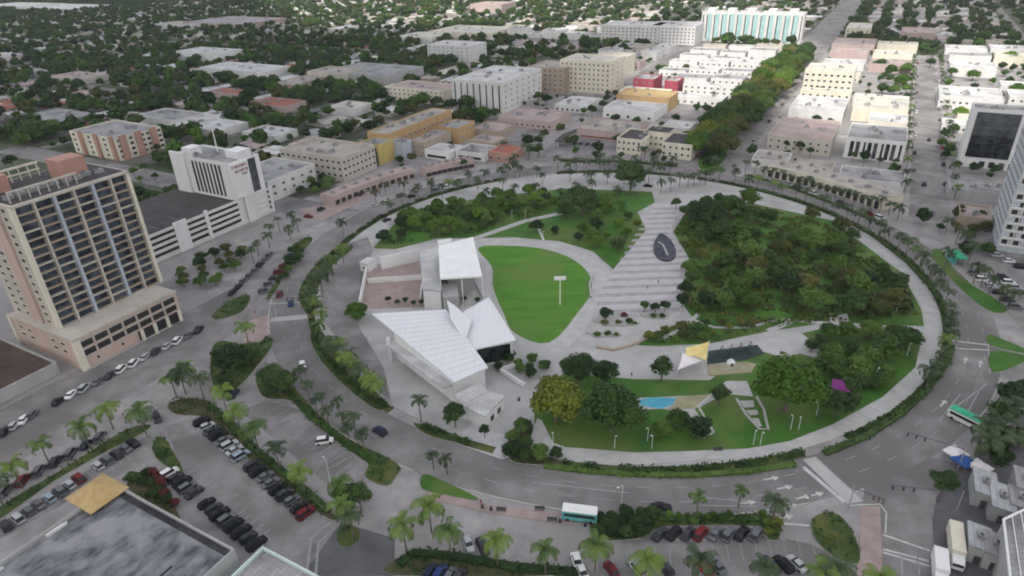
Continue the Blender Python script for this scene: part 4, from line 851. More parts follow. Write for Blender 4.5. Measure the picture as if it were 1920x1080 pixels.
# ------------------------------------------------------------------ buildings
BLD = []
_wcache = {}
def winmesh(w, h, glass, frame='white_wall'):
    k = (round(w, 2), round(h, 2), glass, frame)
    if k not in _wcache:
        mb = MB(); f = min(.14, w * .12)
        mb.box(-w / 2 + f, w / 2 - f, -.05, .02, f, h - f, 0)
        for a in ((-w / 2, w / 2, 0, f), (-w / 2, w / 2, h - f, h), (-w / 2, -w / 2 + f, f, h - f), (w / 2 - f, w / 2, f, h - f)): mb.box(a[0], a[1], -.12, .02, a[2], a[3], 1)
        me = mb.mesh('window'); me.materials.append(M[glass]); me.materials.append(M[frame]); _wcache[k] = me
    return _wcache[k]
UNITM = None
def unit_mesh():
    global UNITM
    if UNITM is None:
        mb = MB().box(-1.1, 1.1, -.8, .8, 0, 1.1, 0); mb.cyl(-.4, 0, 1.101, 1.3, .45, .45, 10, 1); mb.box(-1.3, -1.101, -.4, .4, .1, .5, 0)
        UNITM = mb.mesh('rooftop_unit'); UNITM.materials.append(M['grey_roof']); UNITM.materials.append(M['darksteel'])
    return UNITM
def bld(name, label, pts, h, wall, roof, cat='building', par=.7, win=None, units=2, group=None, z0=0, st=None, wallmats=None, auto=False, excl=True):
    """axis aligned to the street grid; pts = roof corners surveyed in the photograph at height h"""
    if st: s0, s1, t0, t1 = st
    else:
        q = [ST(*g(p[0], p[1], h)) for p in pts]; s0, s1 = min(a[0] for a in q), max(a[0] for a in q); t0, t1 = min(a[1] for a in q), max(a[1] for a in q)
        ar = abs(sum(q[i][0] * q[(i + 1) % len(q)][1] - q[(i + 1) % len(q)][0] * q[i][1] for i in range(len(q)))) / 2; f = max(.45, min(1, math.sqrt(ar / ((s1 - s0) * (t1 - t0)) * 1.12)))
        if f < .93: cs, ct = sum(a[0] for a in q) / len(q), sum(a[1] for a in q) / len(q); s0, s1, t0, t1 = cs + (s0 - cs) * f, cs + (s1 - cs) * f, ct + (t0 - ct) * f, ct + (t1 - ct) * f
    L, D = s1 - s0, t1 - t0; x, y = W(s0, t0)
    T = thing(name, label, cat, (x, y, 0), ANG, group, auto); T['_c'] = (*W((s0 + s1) / 2, (t0 + t1) / 2), h)
    mb = MB(); k = .3
    if par > 0:
        A = [(0, 0), (L, 0), (L, D), (0, D)]; B = [(k, k), (L - k, k), (L - k, D - k), (k, D - k)]
        vs = [(p[0], p[1], z0) for p in A] + [(p[0], p[1], h) for p in A] + [(p[0], p[1], h) for p in B] + [(p[0], p[1], h - par) for p in B]
        fs = [(i, (i + 1) % 4, 4 + (i + 1) % 4, 4 + i) for i in range(4)] + [(4 + i, 4 + (i + 1) % 4, 8 + (i + 1) % 4, 8 + i) for i in range(4)] + [(8 + i, 8 + (i + 1) % 4, 12 + (i + 1) % 4, 12 + i) for i in range(4)]
        mb.add(vs, fs); mb.build('wall', wall, T)
        MB().add([(k, k, h - par + .01), (L - k, k, h - par + .01), (L - k, D - k, h - par + .01), (k, D - k, h - par + .01)], [(0, 1, 2, 3)]).build('roof', roof, T)
    else:
        MB().box(0, L, 0, D, z0, h).build('wall', wall, T); MB().box(-.3, L + .3, -.3, D + .3, h + .002, h + .3).build('roof', roof, T)
    for side, spec in (win or {}).items():
        kind, n, rows, w_, hh, zs, dz = spec[:7]; glass = spec[7] if len(spec) > 7 else 'glass'; LL = D if side == 'S' else L
        def place(u, z, me, nm='window'):
            if side == 'S': link(nm, me, T, (0, D - u, z), rad(-90))
            elif side == 'R': link(nm, me, T, (u, 0, z), 0)
            elif side == 'L': link(nm, me, T, (L - u, D, z), rad(180))
        if kind == 'p':
            me = winmesh(w_, hh, glass)
            for r in range(rows):
                for i in range(n): place(LL * (i + .5) / n, zs + dz * r, me)
        elif kind == 'b':           # long bands
            me = winmesh(LL * w_, hh, glass, wall)
            for r in range(rows): place(LL / 2, zs + dz * r, me, 'window_band')
    for i in range(units):
        link('rooftop_unit', unit_mesh(), T, (random.uniform(.2, .8) * L, random.uniform(.2, .8) * D, h - max(par, -.3) + .02), random.choice([0, 1.57]), random.uniform(.8, 1.5))
    BLD.append((s0 - 1.5, s1 + 1.5, t0 - 1.5, t1 + 1.5)); return T, L, D
# ---- balcony tower
T = thing('apartment_tower', 'tall beige and pink apartment tower with a grid of dark balconies on a podium', 'apartment tower', (*W(-137, 116), 0), ANG); T['_c'] = (*W(-118, 135), 30)
BLD.append((-140, -98, 113, 160))
MB().box(0, 34.5, 0, 36, 0, 10.3).build('podium_wall', 'pink_wall', T)
MB().box(-.3, 34.8, -.3, 36.3, 10.302, 10.7).box(-.35, .0, -.35, 36.3, 10.702, 11.3).box(.001, 34.8, -.35, .0, 10.702, 11.3).build('podium_roof', 'beige_wall', T)
MB().prism([(-.35, -.35), (1.6, -.35), (1.6, 0), (0, 0), (0, 1.2), (-.35, 1.2)], 0, 10.3).build('corner_pier', 'cream_wall', T); MB().box(-.35, -.002, 34.6, 36.3, 0, 10.3).build('corner_pier', 'cream_wall', T)
pm = winmesh(4.3, 2.3, 'dark_fill', 'beige_wall')
for r in range(2):
    for i in range(7): link('balcony_opening', pm, T, (3.2 + i * 4.7, 0, 4.3 + r * 2.9), 0)
sm_ = winmesh(2.6, 1.3, 'glass', 'cream_wall')
for r in range(2):
    for yy in (6, 11, 24, 29): link('window', sm_, T, (0, 36 - yy, 4.6 + r * 2.6), rad(-90))
for i in range(3): link('window', winmesh(1, 1.2, 'dark_fill', 'beige_wall'), T, (5 + i * 8, 0, 1.7), 0)
for i in range(4): MB().box(19 + i * 4.6, 20 + i * 4.6, -1.0, -.4, 0, 4.0).build('entrance_pillar', 'cream_wall', T)
MB().box(18.5, 34, -.3, -.01, .2, 3.7).build('entrance_shade_panel', 'dark_fill', T)  # near-black panel paints the shade of an entrance recess behind the pillars
tx, ty, Lx, Dy, zb, zt = 2.8, 11, 34.5, 26, 10.7, 50.5
MB().box(tx, tx + Lx, ty + 1.6, ty + Dy, zb, zt - .8).build('tower_core', 'towerglass', T)
MB().box(tx - .4, tx + Lx + .4, ty - .3, ty + Dy + .3, zt - .8 + .002, zt).build('roof_slab', 'beige_wall', T)
MB().box(tx + .4, tx + Lx - .4, ty + .8, ty + Dy - .5, zt + .002, zt + .12).build('roof', 'dark_roof', T)
NB, NF = 6, 15; dzf = (zt - zb - .8) / NF
for i in range(NB + 1):
    xx = tx + Lx * i / NB; wd = 1.1 if i in (0, NB) else .9 if i in (2, 4) else .6
    MB().box(xx - wd / 2, xx + wd / 2, ty - .2, ty + 1.598, zb, zt - .8).build('balcony_fin', 'cream_wall' if i in (0, NB) else 'blue_wall' if i in (2, 4) else 'beige_wall', T)
for r in range(NF):
    z = zb + r * dzf
    for i in range(NB):
        a, b = tx + Lx * i / NB + (.46 if i == 0 else .18), tx + Lx * (i + 1) / NB - (.46 if i == NB - 1 else .18)
        if r == 0 and i < 2: continue
        mbb = MB().box(a, b, ty, ty + 1.59, z - .1, z + .12); mbb.box(a, b, ty - .02, ty + .08, z + .122, z + .42); mbb.build('balcony', 'tan_wall' if (r + i) % 4 else 'beige_wall', T)
MB().box(tx - .25, tx, ty + 1.6, ty + Dy, zb, zt - .8).build('side_wall', 'beige_wall', T)
MB().box(tx - 1.0, tx - .26, ty + 8, ty + 13, zb, zt + 2).build('stair_shaft', 'pink_wall', T)
for r in range(NF):
    for yy in (5, 17, 22): link('side_window', winmesh(2.4, 1.4, 'glass', 'cream_wall'), T, (tx - .26, ty + yy, zb + .7 + r * dzf), rad(-90))
for a in ((tx + 20, ty + 9, 8, 7, 6), (tx + 1, ty + 15, 7, 8, 5)): MB().box(a[0], a[0] + a[2], a[1], a[1] + a[3], zt + .121, zt + a[4]).build('penthouse', 'terracotta_wall', T)
pg = MB()
for i in range(8): pg.box(tx + 1 + i * 2.7, tx + 1.3 + i * 2.7, ty + 2, ty + 2.3, zt + .121, zt + 3)
pg.box(tx + 1, tx + 20.5, ty + 1.9, ty + 2.4, zt + 3.002, zt + 3.5); pg.build('roof_pergola', 'beige_wall', T)
pg = MB()
for i in range(5): pg.box(tx + 9 + i * 2.7, tx + 9.3 + i * 2.7, ty + 22, ty + 22.3, zt + .121, zt + 4)
pg.box(tx + 9, tx + 20.5, ty + 21.9, ty + 22.4, zt + 4.002, zt + 4.6); pg.box(tx + 9, tx + 20.5, ty + 21.9, ty + 22.4, zt + 2, zt + 2.4); pg.build('roof_pergola', 'cream_wall', T)
for i in range(9): link('rooftop_unit', unit_mesh(), T, (tx + 3 + i * 3.3, ty + random.uniform(6, 8.2), zt + .13), 0, 1.1)
MB().box(0, 30, -.9, -.36, .0, .4).build('kerb_step', 'kerb', T)
# ---- hotel and its garage
T, L, D = bld('hotel_tower', 'white hotel tower with black striped windows and dark red lettering', None, 29, 'bright_wall', 'grey_roof', 'hotel', st=(-33, -16, 166, 204), par=1.0, units=4, z0=0)
for i in range(8): MB().box(-.06, .02, 6 + i * 2.55, 7.4 + i * 2.55, 12.8, 27.4).build('window_strip', 'glass', T)
MB().box(10, 14.4, -.06, .02, 12.5, 28).build('window_strip', 'glass', T)
MB().prism([(0, -.9), (9.5, -.9), (9.5, -.002), (0, -.002)], 12.6, 28.2).build('sign_wall', 'bright_wall', T); MB().box(3.4, 9.2, -1.2, -.3, 0, 12.59).build('corner_pier', 'white_wall', T)
MB().box(-1.0, 0, D - 9, D + .5, 11, 30.5).build('end_pier', 'bright_wall', T)
MB().box(8, 15.5, 3, 11, 28.1, 31.5).build('penthouse', 'bright_wall', T); MB().box(2, 8, D - 11, D - 5, 28.1, 32).build('penthouse', 'bright_wall', T)
MB().cyl(11, 20, 28.1, 41, .35, .18, 8).build('mast', 'whitepaint', T)
lt = MB()
for row_, (n_, x0_, z_) in enumerate(((8, .5, 26.0), (7, 1.8, 23.8), (3, 5.4, 22.0))):
    for i in range(n_):
        x_ = x0_ + i * 1.05; lt.box(x_, x_ + .25, -1.0, -.9, z_, z_ + 1.3); lt.box(x_ + .26, x_ + .7, -1.0, -.9, z_ + random.choice([0, .55, 1.05]), z_ + random.choice([.3, .8, 1.3]) if False else z_ + 1.28)
        if i % 2: lt.box(x_ + .71, x_ + .85, -1.0, -.9, z_ + .3, z_ + 1.0)
lt.build('sign_lettering', 'lettering', T)
T = thing('parking_garage', 'white four level parking garage below the white hotel', 'parking garage', (*W(-80, 165.5), 0), ANG); T['_c'] = (*W(-45, 170), 12); BLD.append((-82, -6, 160, 210))
MB().box(.6, 65.4, .6, 42, 0, 11.2).build('dark_core', 'dark_fill', T); MB().box(.3, 65.7, .31, 42, 11.202, 11.6).build('roof_deck', 'dark_roof', T)  # solid core coloured near black in place of shaded open decks
for z in (0, 3.4, 5.9, 8.4, 10.9): MB().box(0, 66, 0, .3, z, z + (1.9 if z == 0 else 1.25)).box(0, .3, .301, 42, z, z + (1.9 if z == 0 else 1.25)).build('spandrel', 'white_wall', T)
for x_, w_ in ((0, 1), (14, 6), (29, 1.6), (65, 1.0)): MB().box(x_, x_ + w_, -.35, .299, 0, 13.2).build('pier', 'bright_wall', T)
for y_ in (12, 24, 36): MB().box(-.3, .0, y_, y_ + 2, 0, 12.6).build('pier', 'white_wall', T)
for i in range(14): MB().box(5 + i * 5, 5.15 + i * 5, 5, 10, 11.601, 11.61).build('bay_line', 'paint_old', T) if i < 4 else None
# ---- office and civic blocks around the ring
bld('office_block', 'beige three storey office block with rows of punched windows', None, 13.5, 'beige_wall', 'tan_roof', 'office building', st=(33, 60, 163, 208), win={'S': ('p', 11, 3, 2.2, 1.6, 2.6, 3.6), 'R': ('p', 8, 3, 2.0, 1.6, 2.6, 3.6)}, units=5, par=1.0)
bld('hotel_wing', 'low white wing between the hotel tower and the beige office', None, 11, 'white_wall', 'grey_roof', 'building', st=(-6, 26, 176, 205), win={'S': ('p', 6, 2, 2, 1.5, 3, 3.6), 'R': ('p', 5, 2, 2, 1.5, 3, 3.6)})
B = bld
B('long_warehouse', 'long tan block with orange walls running up from the beige office', None, 14, 'orange_wall', 'tan_roof', units=8, win={'R': ('p', 14, 2, 2, 1.4, 3, 5), 'S': ('p', 3, 2, 2, 1.5, 3, 5)}, st=(79, 146, 168.5, 184))
B('striped_block', 'yellow block with black vertical stripes beside the beige office', None, 12, 'yellow_wall', 'grey_roof', units=2, win={'S': ('p', 4, 1, 1.5, 9.5, .8, 5, 'dark_fill')}, st=(64, 78, 164, 178))
B('blue_grey_block', 'plain blue grey wall block right of the yellow striped block', None, 10, 'blue_wall', 'grey_roof', units=1, st=(78.5, 87, 158, 168))
B('brown_block', 'brown block with small windows right of the blue grey wall', None, 9, 'tan_wall', 'pink_roof', units=3, win={'S': ('p', 4, 2, 1.4, 1.3, 2, 3), 'R': ('p', 8, 2, 1.4, 1.3, 2, 3)}, st=(88, 116, 149.5, 161))
B('orange_block', 'orange walled block with a blue grey roof beyond the brown block', [(826, 238), (850, 222), (880, 224), (858, 242)], 10, 'orange_wall', 'grey_roof', units=2, win={'R': ('p', 5, 2, 1.6, 1.4, 2.5, 3.6)})
B('shop_row', 'low bright white shop nearest the far left ring arc', None, 5, 'bright_wall', 'white_roof', units=2, win={'S': ('b', 1, 1, .8, 1.8, .8, 3)}, st=(87, 103, 132.5, 149))
B('shop_row', 'low shop with violet white roof left of the red shop', None, 5, 'white_wall', 'grey_roof', units=3, win={'S': ('b', 1, 1, .8, 1.8, .8, 3)}, st=(93, 110, 112, 131.5))
B('red_shop', 'small brick red shop at the far left street corner', [(926, 286), (958, 290), (970, 272), (938, 268)], 5.5, 'terracotta_wall', 'red_roof', units=1, win={'S': ('p', 3, 1, 1.8, 1.8, 1, 3)})
B('long_low_block', 'long low block with a tan parapet behind the red shop', [(878, 262), (925, 268), (950, 256), (905, 250)], 6, 'tan_wall', 'pink_roof', units=3)
B('pink_roof_block', 'wide pink roofed block behind the red shop', [(945, 222), (1055, 226), (1040, 204), (955, 204)], 6, 'rose_wall', 'pink_roof', units=5, win={'S': ('p', 10, 1, 2, 1.6, 1.5, 3)})
B('pink_roof_block', 'low pinkish block between orange block and far street', [(885, 240), (935, 246), (965, 232), (915, 226)], 5, 'tan_wall', 'pink_roof', units=4)
B('condominium', 'white condominium with black vertical window stripes', [(858, 152), (960, 152), (1003, 124), (905, 126)], 22, 'white_wall', 'white_roof', 'condominium', units=6, win={'S': ('p', 8, 1, 1.5, 18, 2, 3), 'R': ('p', 7, 5, 1.6, 1.6, 2.5, 3.9)})
B('brown_apartment', 'brown apartment block behind the white condominium', [(1008, 128), (1064, 130), (1062, 112), (1020, 110)], 20, 'tan_wall', 'tan_roof', 'apartment block', units=2, win={'S': ('p', 7, 5, 2.2, 1.5, 2.5, 3.6)})
B('cream_tower', 'square cream tower with a fine grid of windows', [(1068, 113), (1156, 115), (1152, 102), (1072, 100)], 25, 'cream_wall', 'cream_roof', 'office tower', units=3, win={'S': ('p', 11, 6, 1.5, 1.7, 2.5, 3.7), 'R': ('p', 3, 6, 1.5, 1.7, 2.5, 3.7)})
B('cream_annex', 'lower cream block right behind the cream tower', [(1110, 108), (1165, 112), (1180, 98), (1130, 96)], 16, 'cream_wall', 'cream_roof', units=2)
B('white_block', 'plain white block standing alone among the far trees', [(818, 85), (893, 86), (888, 76), (824, 75)], 16, 'white_wall', 'white_roof', 'apartment block', units=2, win={'S': ('p', 9, 4, 1.6, 1.4, 2.5, 3.4)})
B('tile_edged_block', 'cream apartment block with pink tile roof edge', [(735, 160), (830, 170), (852, 158), (765, 150)], 11, 'cream_wall', 'pink_roof', 'apartment block', units=2, win={'S': ('p', 12, 3, 1.6, 1.5, 1.8, 3.1)})
B('white_shop', 'low white roofed shop below the cream tower', [(1045, 197), (1108, 197), (1122, 182), (1068, 180)], 5, 'white_wall', 'white_roof', units=3, win={'S': ('p', 6, 1, 2, 1.8, 1, 3)})
B('white_hall', 'bright white flat roofed hall before the orange walled block', [(1143, 200), (1235, 212), (1233, 192), (1155, 182)], 7, 'bright_wall', 'white_roof', units=2, win={'S': ('p', 5, 1, 2, 2, 1, 3)})
B('ochre_hall', 'ochre walled hall behind the bright white hall', [(1163, 176), (1255, 184), (1268, 172), (1175, 166)], 10, 'orange_wall', 'mustard', units=2)
B('crimson_building', 'crimson painted building at the street beyond the ochre hall', [(1196, 148), (1230, 149), (1232, 138), (1202, 137)], 11, 'red_wall', 'grey_roof', units=1, win={'S': ('p', 3, 2, 1.6, 1.6, 3, 4)})
B('crimson_building', 'small crimson fronted building right of the larger crimson one', [(1252, 152), (1272, 153), (1278, 144), (1258, 143)], 10, 'red_wall', 'pink_roof', units=1)
B('awning_shops', 'pinkish shops with a red front awning near the far parking lot', [(1095, 242), (1195, 250), (1188, 226), (1108, 220)], 6, 'rose_wall', 'tan_roof', units=6, win={'S': ('b', 1, 1, .85, 1.2, .6, 3, 'red_roof')})
for nm, lb, pp, hh in (('cream_inn', 'cream two storey inn with dark roof left of its court', [(1162, 258), (1206, 260), (1218, 244), (1182, 240)], 9), ('cream_inn', 'middle cream inn wing set back behind its court', [(1212, 246), (1258, 250), (1256, 236), (1220, 234)], 10), ('cream_inn', 'right cream inn wing with maroon roof at the corner', [(1244, 266), (1300, 270), (1312, 252), (1262, 248)], 9)):
    B(nm, lb, pp, hh, 'cream_wall', 'dark_roof', 'inn', units=2, win={'S': ('p', 5, 2, 1.5, 1.6, 2, 3.6), 'R': ('p', 3, 2, 1.5, 1.6, 2, 3.6)}, group='cream inn wings')
MB_ = strip(P((1046, 276), (1062, 262), (1082, 254), (1110, 256), (1150, 262)), 4, MB(), 3.2, 3.8)
t = thing('curved_canopy', 'dark curved canopy around the far small parking lot', 'canopy'); MB_.build('canopy_roof', 'dark_roof', t); t['_c'] = (*g(1090, 258), 3)
for p in ((1046, 276), (1062, 262), (1082, 254), (1110, 256), (1150, 262)): x, y = g(*p); MB().cyl(x, y, 0, 3.2, .2).build('post', 'whitepaint', t)
# boulevard left side rows
def rowst(s0, s1, t0, t1, h, wall, roof, lb, **k): return bld('shop_block', lb, None, h, wall, roof, 'commercial building', st=(s0, s1, t0, t1), units=k.pop('units', 4), group='flat roofed shop blocks', auto=True, **k)
WR = ['white_roof', 'white_roof', 'cream_roof', 'grey_roof', 'tan_roof', 'pink_roof']
def fill(s0, s1, t0, t1, side, ds=(14, 26), hh=(5, 9), split=1, roofs=WR):
    s = s0
    while s < s1 - 8:
        d = min(random.uniform(*ds), s1 - s)
        for k in range(split):
            a = t0 + (t1 - t0) * k / split; b = t0 + (t1 - t0) * (k + 1) / split
            box = (s + .5, s + d - .5, a + .5, b - .5 - random.uniform(0, 4) * (split > 1))
            if any(not (box[1] < q[0] or box[0] > q[1] or box[3] < q[2] or box[2] > q[3]) for q in BLD): continue
            h = random.uniform(*hh); r = random.choice(roofs); wl = {'white_roof': 'white_wall', 'cream_roof': 'cream_wall', 'grey_roof': 'white_wall', 'tan_roof': 'beige_wall', 'pink_roof': 'rose_wall', 'red_roof': 'cream_wall'}[r]
            cn = {'white_roof': 'white roofed', 'cream_roof': 'cream roofed', 'grey_roof': 'grey roofed', 'tan_roof': 'tan roofed', 'pink_roof': 'pinkish roofed', 'red_roof': 'red roofed'}[r]
            rowst(box[0], box[1], box[2], box[3], h, wl, r, cn + ' shop block', units=random.randint(1, 3), win={'S': ('p', max(2, int((b - a) / 5)), 1 + (h > 7.5), 1.8, 1.5, 1.2, 3.4)} if s < 420 else None)
        s += d
B('sunlit_block', 'cream four storey block with white pilasters beside the boulevard trees', [(1510, 130), (1603, 134), (1609, 122), (1522, 119)], 16, 'cream_wall', 'cream_roof', 'office building', units=3, win={'S': ('p', 8, 3, 2.2, 1.7, 3, 4.3), 'R': ('p', 4, 3, 2.2, 1.7, 3, 4.3)})
B('white_roof_block', 'long white roofed block in front of the cream four storey block', [(1480, 201), (1582, 210), (1588, 184), (1500, 180)], 8, 'white_wall', 'white_roof', units=5)
B('mauve_roof_block', 'mauve roofed block with a pale front near the boulevard mouth', [(1442, 250), (1560, 264), (1575, 228), (1468, 218)], 9, 'beige_wall', 'pink_roof', units=6, win={'S': ('p', 8, 2, 1.5, 1.6, 1.8, 3.6)})
B('cream_roof_block', 'cream roofed block with a deep parapet left of the right hand street', [(1600, 200), (1703, 208), (1704, 184), (1608, 178)], 9, 'cream_wall', 'cream_roof', units=4)
B('cream_roof_block', 'narrow cream building just behind the white finned block', [(1628, 226), (1700, 230), (1703, 214), (1635, 210)], 8, 'cream_wall', 'white_roof', units=2)
T, L, D = bld('finned_block', 'white block with tall blue grey vertical slots and flat roof', [(1588, 256), (1700, 264), (1703, 238), (1602, 232)], 11.5, 'bright_wall', 'grey_roof', 'office building', units=7)
for i in range(9): MB().box(-.07, .02, 1.6 + i * (D - 3) / 9, 1.6 + i * (D - 3) / 9 + (1.9 if i % 3 else 1.1), .8, 9.4).build('window_slot', 'glass', T)
B('black_glass_tower', 'white framed tower with one large black glass face', None, 30, 'bright_wall', 'grey_roof', 'office tower', st=(186, 200, -147, -121), units=2, par=1)
T = bpy.data.objects[[o.name for o in col.objects if o.name.startswith('black_glass_tower')][-1]]
DD = 26
for r in range(6):
    MB().box(-.3, -.02, 5.5, DD - 2.0, 5.5 + r * 3.8, 5.5 + r * 3.8 + 3.72).build('curtain_wall_panel', 'glass', T)
for i in range(4): MB().box(-.12, .0, 2 + i * 4.2, 4.5 + i * 4.2, .5, 3.6).build('ground_window', 'glass', T)
B('white_corner_block', 'white block with dark windows across from the black glass tower', [(1762, 180), (1872, 187), (1874, 166), (1768, 161)], 8, 'white_wall', 'white_roof', units=6, win={'S': ('p', 10, 1, 1.8, 1.6, 3.5, 3)})
B('white_low_block', 'low white block with dark openings left of the black glass tower', [(1765, 232), (1812, 234), (1816, 224), (1770, 222)], 5, 'white_wall', 'white_roof', units=1, win={'S': ('p', 4, 1, 2, 1.6, 1.5, 3)})
B('grey_deck', 'long grey low deck below the black glass tower', [(1775, 352), (1900, 365), (1910, 345), (1790, 335)], 5, 'grey_wall', 'grey_roof', units=3)
B('mauve_roof_house', 'small mauve roofed building left of the bluish white tower', [(1795, 400), (1850, 412), (1862, 390), (1815, 380)], 5, 'tan_wall', 'pink_roof', units=1)
B('plain_low_block', 'white low roofed building behind the arcade', [(1412, 296), (1475, 304), (1482, 286), (1422, 280)], 5, 'white_wall', 'tan_roof', units=3)
B('plain_low_block', 'grey low roofed building behind the arcade and below the finned block', [(1572, 330), (1688, 344), (1698, 322), (1585, 312)], 5, 'white_wall', 'grey_roof', units=6)
B('plain_low_block', 'beige low roofed building in the middle behind the arcade', [(1485, 315), (1555, 328), (1566, 306), (1500, 296)], 5, 'beige_wall', 'tan_roof', units=4)
# teal residential slab on the far side of the avenue
T, L, D = bld('teal_condominium', 'wide white slab with teal glass bays on the skyline of the boulevard', None, 32, 'white_wall', 'white_roof', 'condominium', st=(600, 618, 12, 122), units=6, win={'S': ('p', 26, 1, 1.4, 26, 3, 5, 'glass')})
for i in range(12): MB().box(-1.2, -.13, 6 + i * 8.4, 10 + i * 8.4, 2, 30).build('glass_bay', 'teal', T)
for i in range(5): MB().box(2, 16, 8 + i * 22, 16 + i * 22, 31.3, 35).build('penthouse', 'bright_wall', T)
B('white_slab', 'long white slab far left of the teal glazed slab', [(1142, 46), (1238, 50), (1235, 40), (1150, 38)], 20, 'white_wall', 'white_roof', 'apartment block', units=3, win={'S': ('p', 14, 5, 1.8, 1.6, 2, 3.5)})
B('white_slab', 'white slab directly left of the teal glazed slab', [(1230, 48), (1308, 50), (1304, 40), (1238, 39)], 20, 'bright_wall', 'white_roof', 'apartment block', units=3, win={'S': ('p', 12, 5, 1.8, 1.6, 2, 3.5)})
B('rose_arcade', 'rose coloured arcaded building right of the boulevard beyond the avenue', [(1563, 80), (1640, 86), (1642, 74), (1570, 70)], 8, 'rose_wall', 'pink_roof', units=2, win={'S': ('p', 8, 1, 2.4, 3, 1, 3)})
B('cream_far_block', 'cream block behind the rose coloured arcade', [(1590, 50), (1632, 53), (1634, 44), (1594, 42)], 14, 'cream_wall', 'cream_roof', units=1, win={'S': ('p', 5, 3, 1.6, 1.5, 2.5, 3.5)})
B('rose_far_block', 'long rose and white block on the far right', [(1690, 58), (1752, 62), (1755, 52), (1696, 50)], 9, 'rose_wall', 'pink_roof', units=1)
# left residential landmarks
T, L, D = bld('apartment_block', 'cream and terracotta apartment block with stacked balconies behind the tower', [(150, 243), (215, 262), (285, 240), (215, 222)], 14, 'cream_wall', 'grey_roof', 'apartment block', units=4, win={'S': ('p', 6, 4, 2.6, 1.8, 1.5, 3.2), 'R': ('p', 8, 4, 2.6, 1.8, 1.5, 3.2)})
for i in range(3): MB().box(-1.4, -.13, 2 + i * D / 3, 5 + i * D / 3, 0, 15).build('stair_bay', 'terracotta_wall', T)
for i in range(3): MB().box(2 + i * L / 3, 6 + i * L / 3, -1.4, -.13, 0, 15).build('stair_bay', 'terracotta_wall', T)
for lb, pp, hh, wl, rf in (('large white grey roofed hall behind the cream terracotta apartments', [(275, 222), (360, 222), (365, 206), (285, 204)], 6, 'white_wall', 'grey_roof'),
    ('wide pale flat roof right behind the grey roofed hall', [(338, 240), (445, 240), (440, 222), (350, 220)], 5, 'white_wall', 'white_roof'), ('small white cube house above the wide pale flat roof', [(388, 214), (418, 216), (418, 208), (390, 207)], 6, 'bright_wall', 'white_roof'),
    ('white villa cluster behind the hotel tower', [(465, 250), (520, 256), (540, 238), (495, 232)], 5, 'white_wall', 'white_roof'), ('big white angular roof building among the left trees', [(400, 128), (500, 138), (512, 120), (420, 114)], 9, 'white_wall', 'white_roof'),
    ('white block with a dark notch far in the left trees', [(362, 98), (418, 104), (420, 88), (365, 86)], 10, 'bright_wall', 'white_roof'), ('long pinkish white roof building in the left trees', [(105, 148), (180, 146), (182, 134), (112, 136)], 6, 'beige_wall', 'pink_roof'),
    ('low red roofed building behind the hotel tower trees', [(480, 196), (545, 200), (552, 184), (490, 182)], 5, 'rose_wall', 'red_roof'), ('dark red roofed long house left of the low red roofed one', [(408, 170), (452, 178), (462, 168), (415, 162)], 5, 'rose_wall', 'red_roof'),
    ('grey gabled complex above the tile edged block', [(645, 140), (755, 142), (748, 118), (655, 116)], 8, 'grey_wall', 'grey_roof'), ('pinkish tan building left of the grey gabled complex', [(604, 138), (645, 142), (652, 124), (612, 120)], 9, 'beige_wall', 'tan_roof'),
    ('tan long roof left of the pinkish building', [(530, 162), (596, 150), (600, 138), (540, 146)], 6, 'tan_wall', 'tan_roof'), ('pale diamond roofed building behind the long tan block', [(632, 195), (668, 208), (682, 196), (648, 184)], 6, 'white_wall', 'cream_roof'),
    ('far left white commercial roofs at the top edge', [(5, 14), (80, 12), (95, 4), (20, 3)], 8, 'white_wall', 'white_roof'), ('second far white commercial roof at the top left', [(75, 18), (165, 16), (170, 6), (90, 6)], 8, 'white_wall', 'white_roof'),
    ('grey teal roof with brown end at the top middle left', [(400, 48), (475, 48), (480, 28), (410, 28)], 8, 'rose_wall', 'grey_roof'), ('pale roof block at the top left middle', [(318, 48), (352, 50), (356, 38), (324, 37)], 8, 'white_wall', 'tan_roof'),
    ('cream apartment row under the far bright trees', [(820, 60), (935, 62), (940, 48), (840, 48)], 9, 'cream_wall', 'cream_roof'), ('long pale roof left of the far cream row', [(760, 70), (830, 68), (836, 60), (770, 60)], 8, 'white_wall', 'cream_roof'),
    ('pink block at the top edge centre', [(900, 8), (945, 9), (945, 2), (903, 2)], 16, 'rose_wall', 'pink_roof'), ('pale green grey flat roof beside the left street', [(40, 222), (160, 222), (165, 206), (60, 208)], 5, 'grey_wall', 'grey_roof')):
    B('flat_roofed_building', lb, pp, hh, wl, rf, units=3)
# bottom left and bottom right roofs
T, L, D = bld('stained_roof_building', 'big flat roofed building with dark stained roof at the bottom left', None, 10, 'grey_wall', 'stained_roof', 'building', st=(-260, -167, 12, 50), units=3, par=.9)
MB().box(L - 1.6, L - .31, .5, D - 4, 9.12, 9.3).build('dark_edge_strip', 'dark_fill', T)  # dark strip along the inner side of the parapet
sk = MB()
for i in range(40): x_ = random.uniform(5, L - 6); sk.box(x_, x_ + random.uniform(1, 2.4), D - random.uniform(1, 1.5), D - .6, 9.12, 9.12 + random.uniform(.2, .6))
sk.build('roof_equipment', 'white_wall', T)
for i in range(5): MB().box(L - 14 - i * 9, L - 8 - i * 9, 8 + (i % 3) * 7, 8.25 + (i % 3) * 7, 9.12, 9.35).build('pipe_run', 'dark_fill', T)
T = thing('corner_pavilion', 'mustard hipped roof pavilion on the corner of the stained roof', 'pavilion', (*W(-170.5, 50.5), 0), ANG); T.scale = (.85, .85, .97)
MB().box(-4, 4, -4.2, 4.2, 0, 10.4).build('wall', 'tan_wall', T)
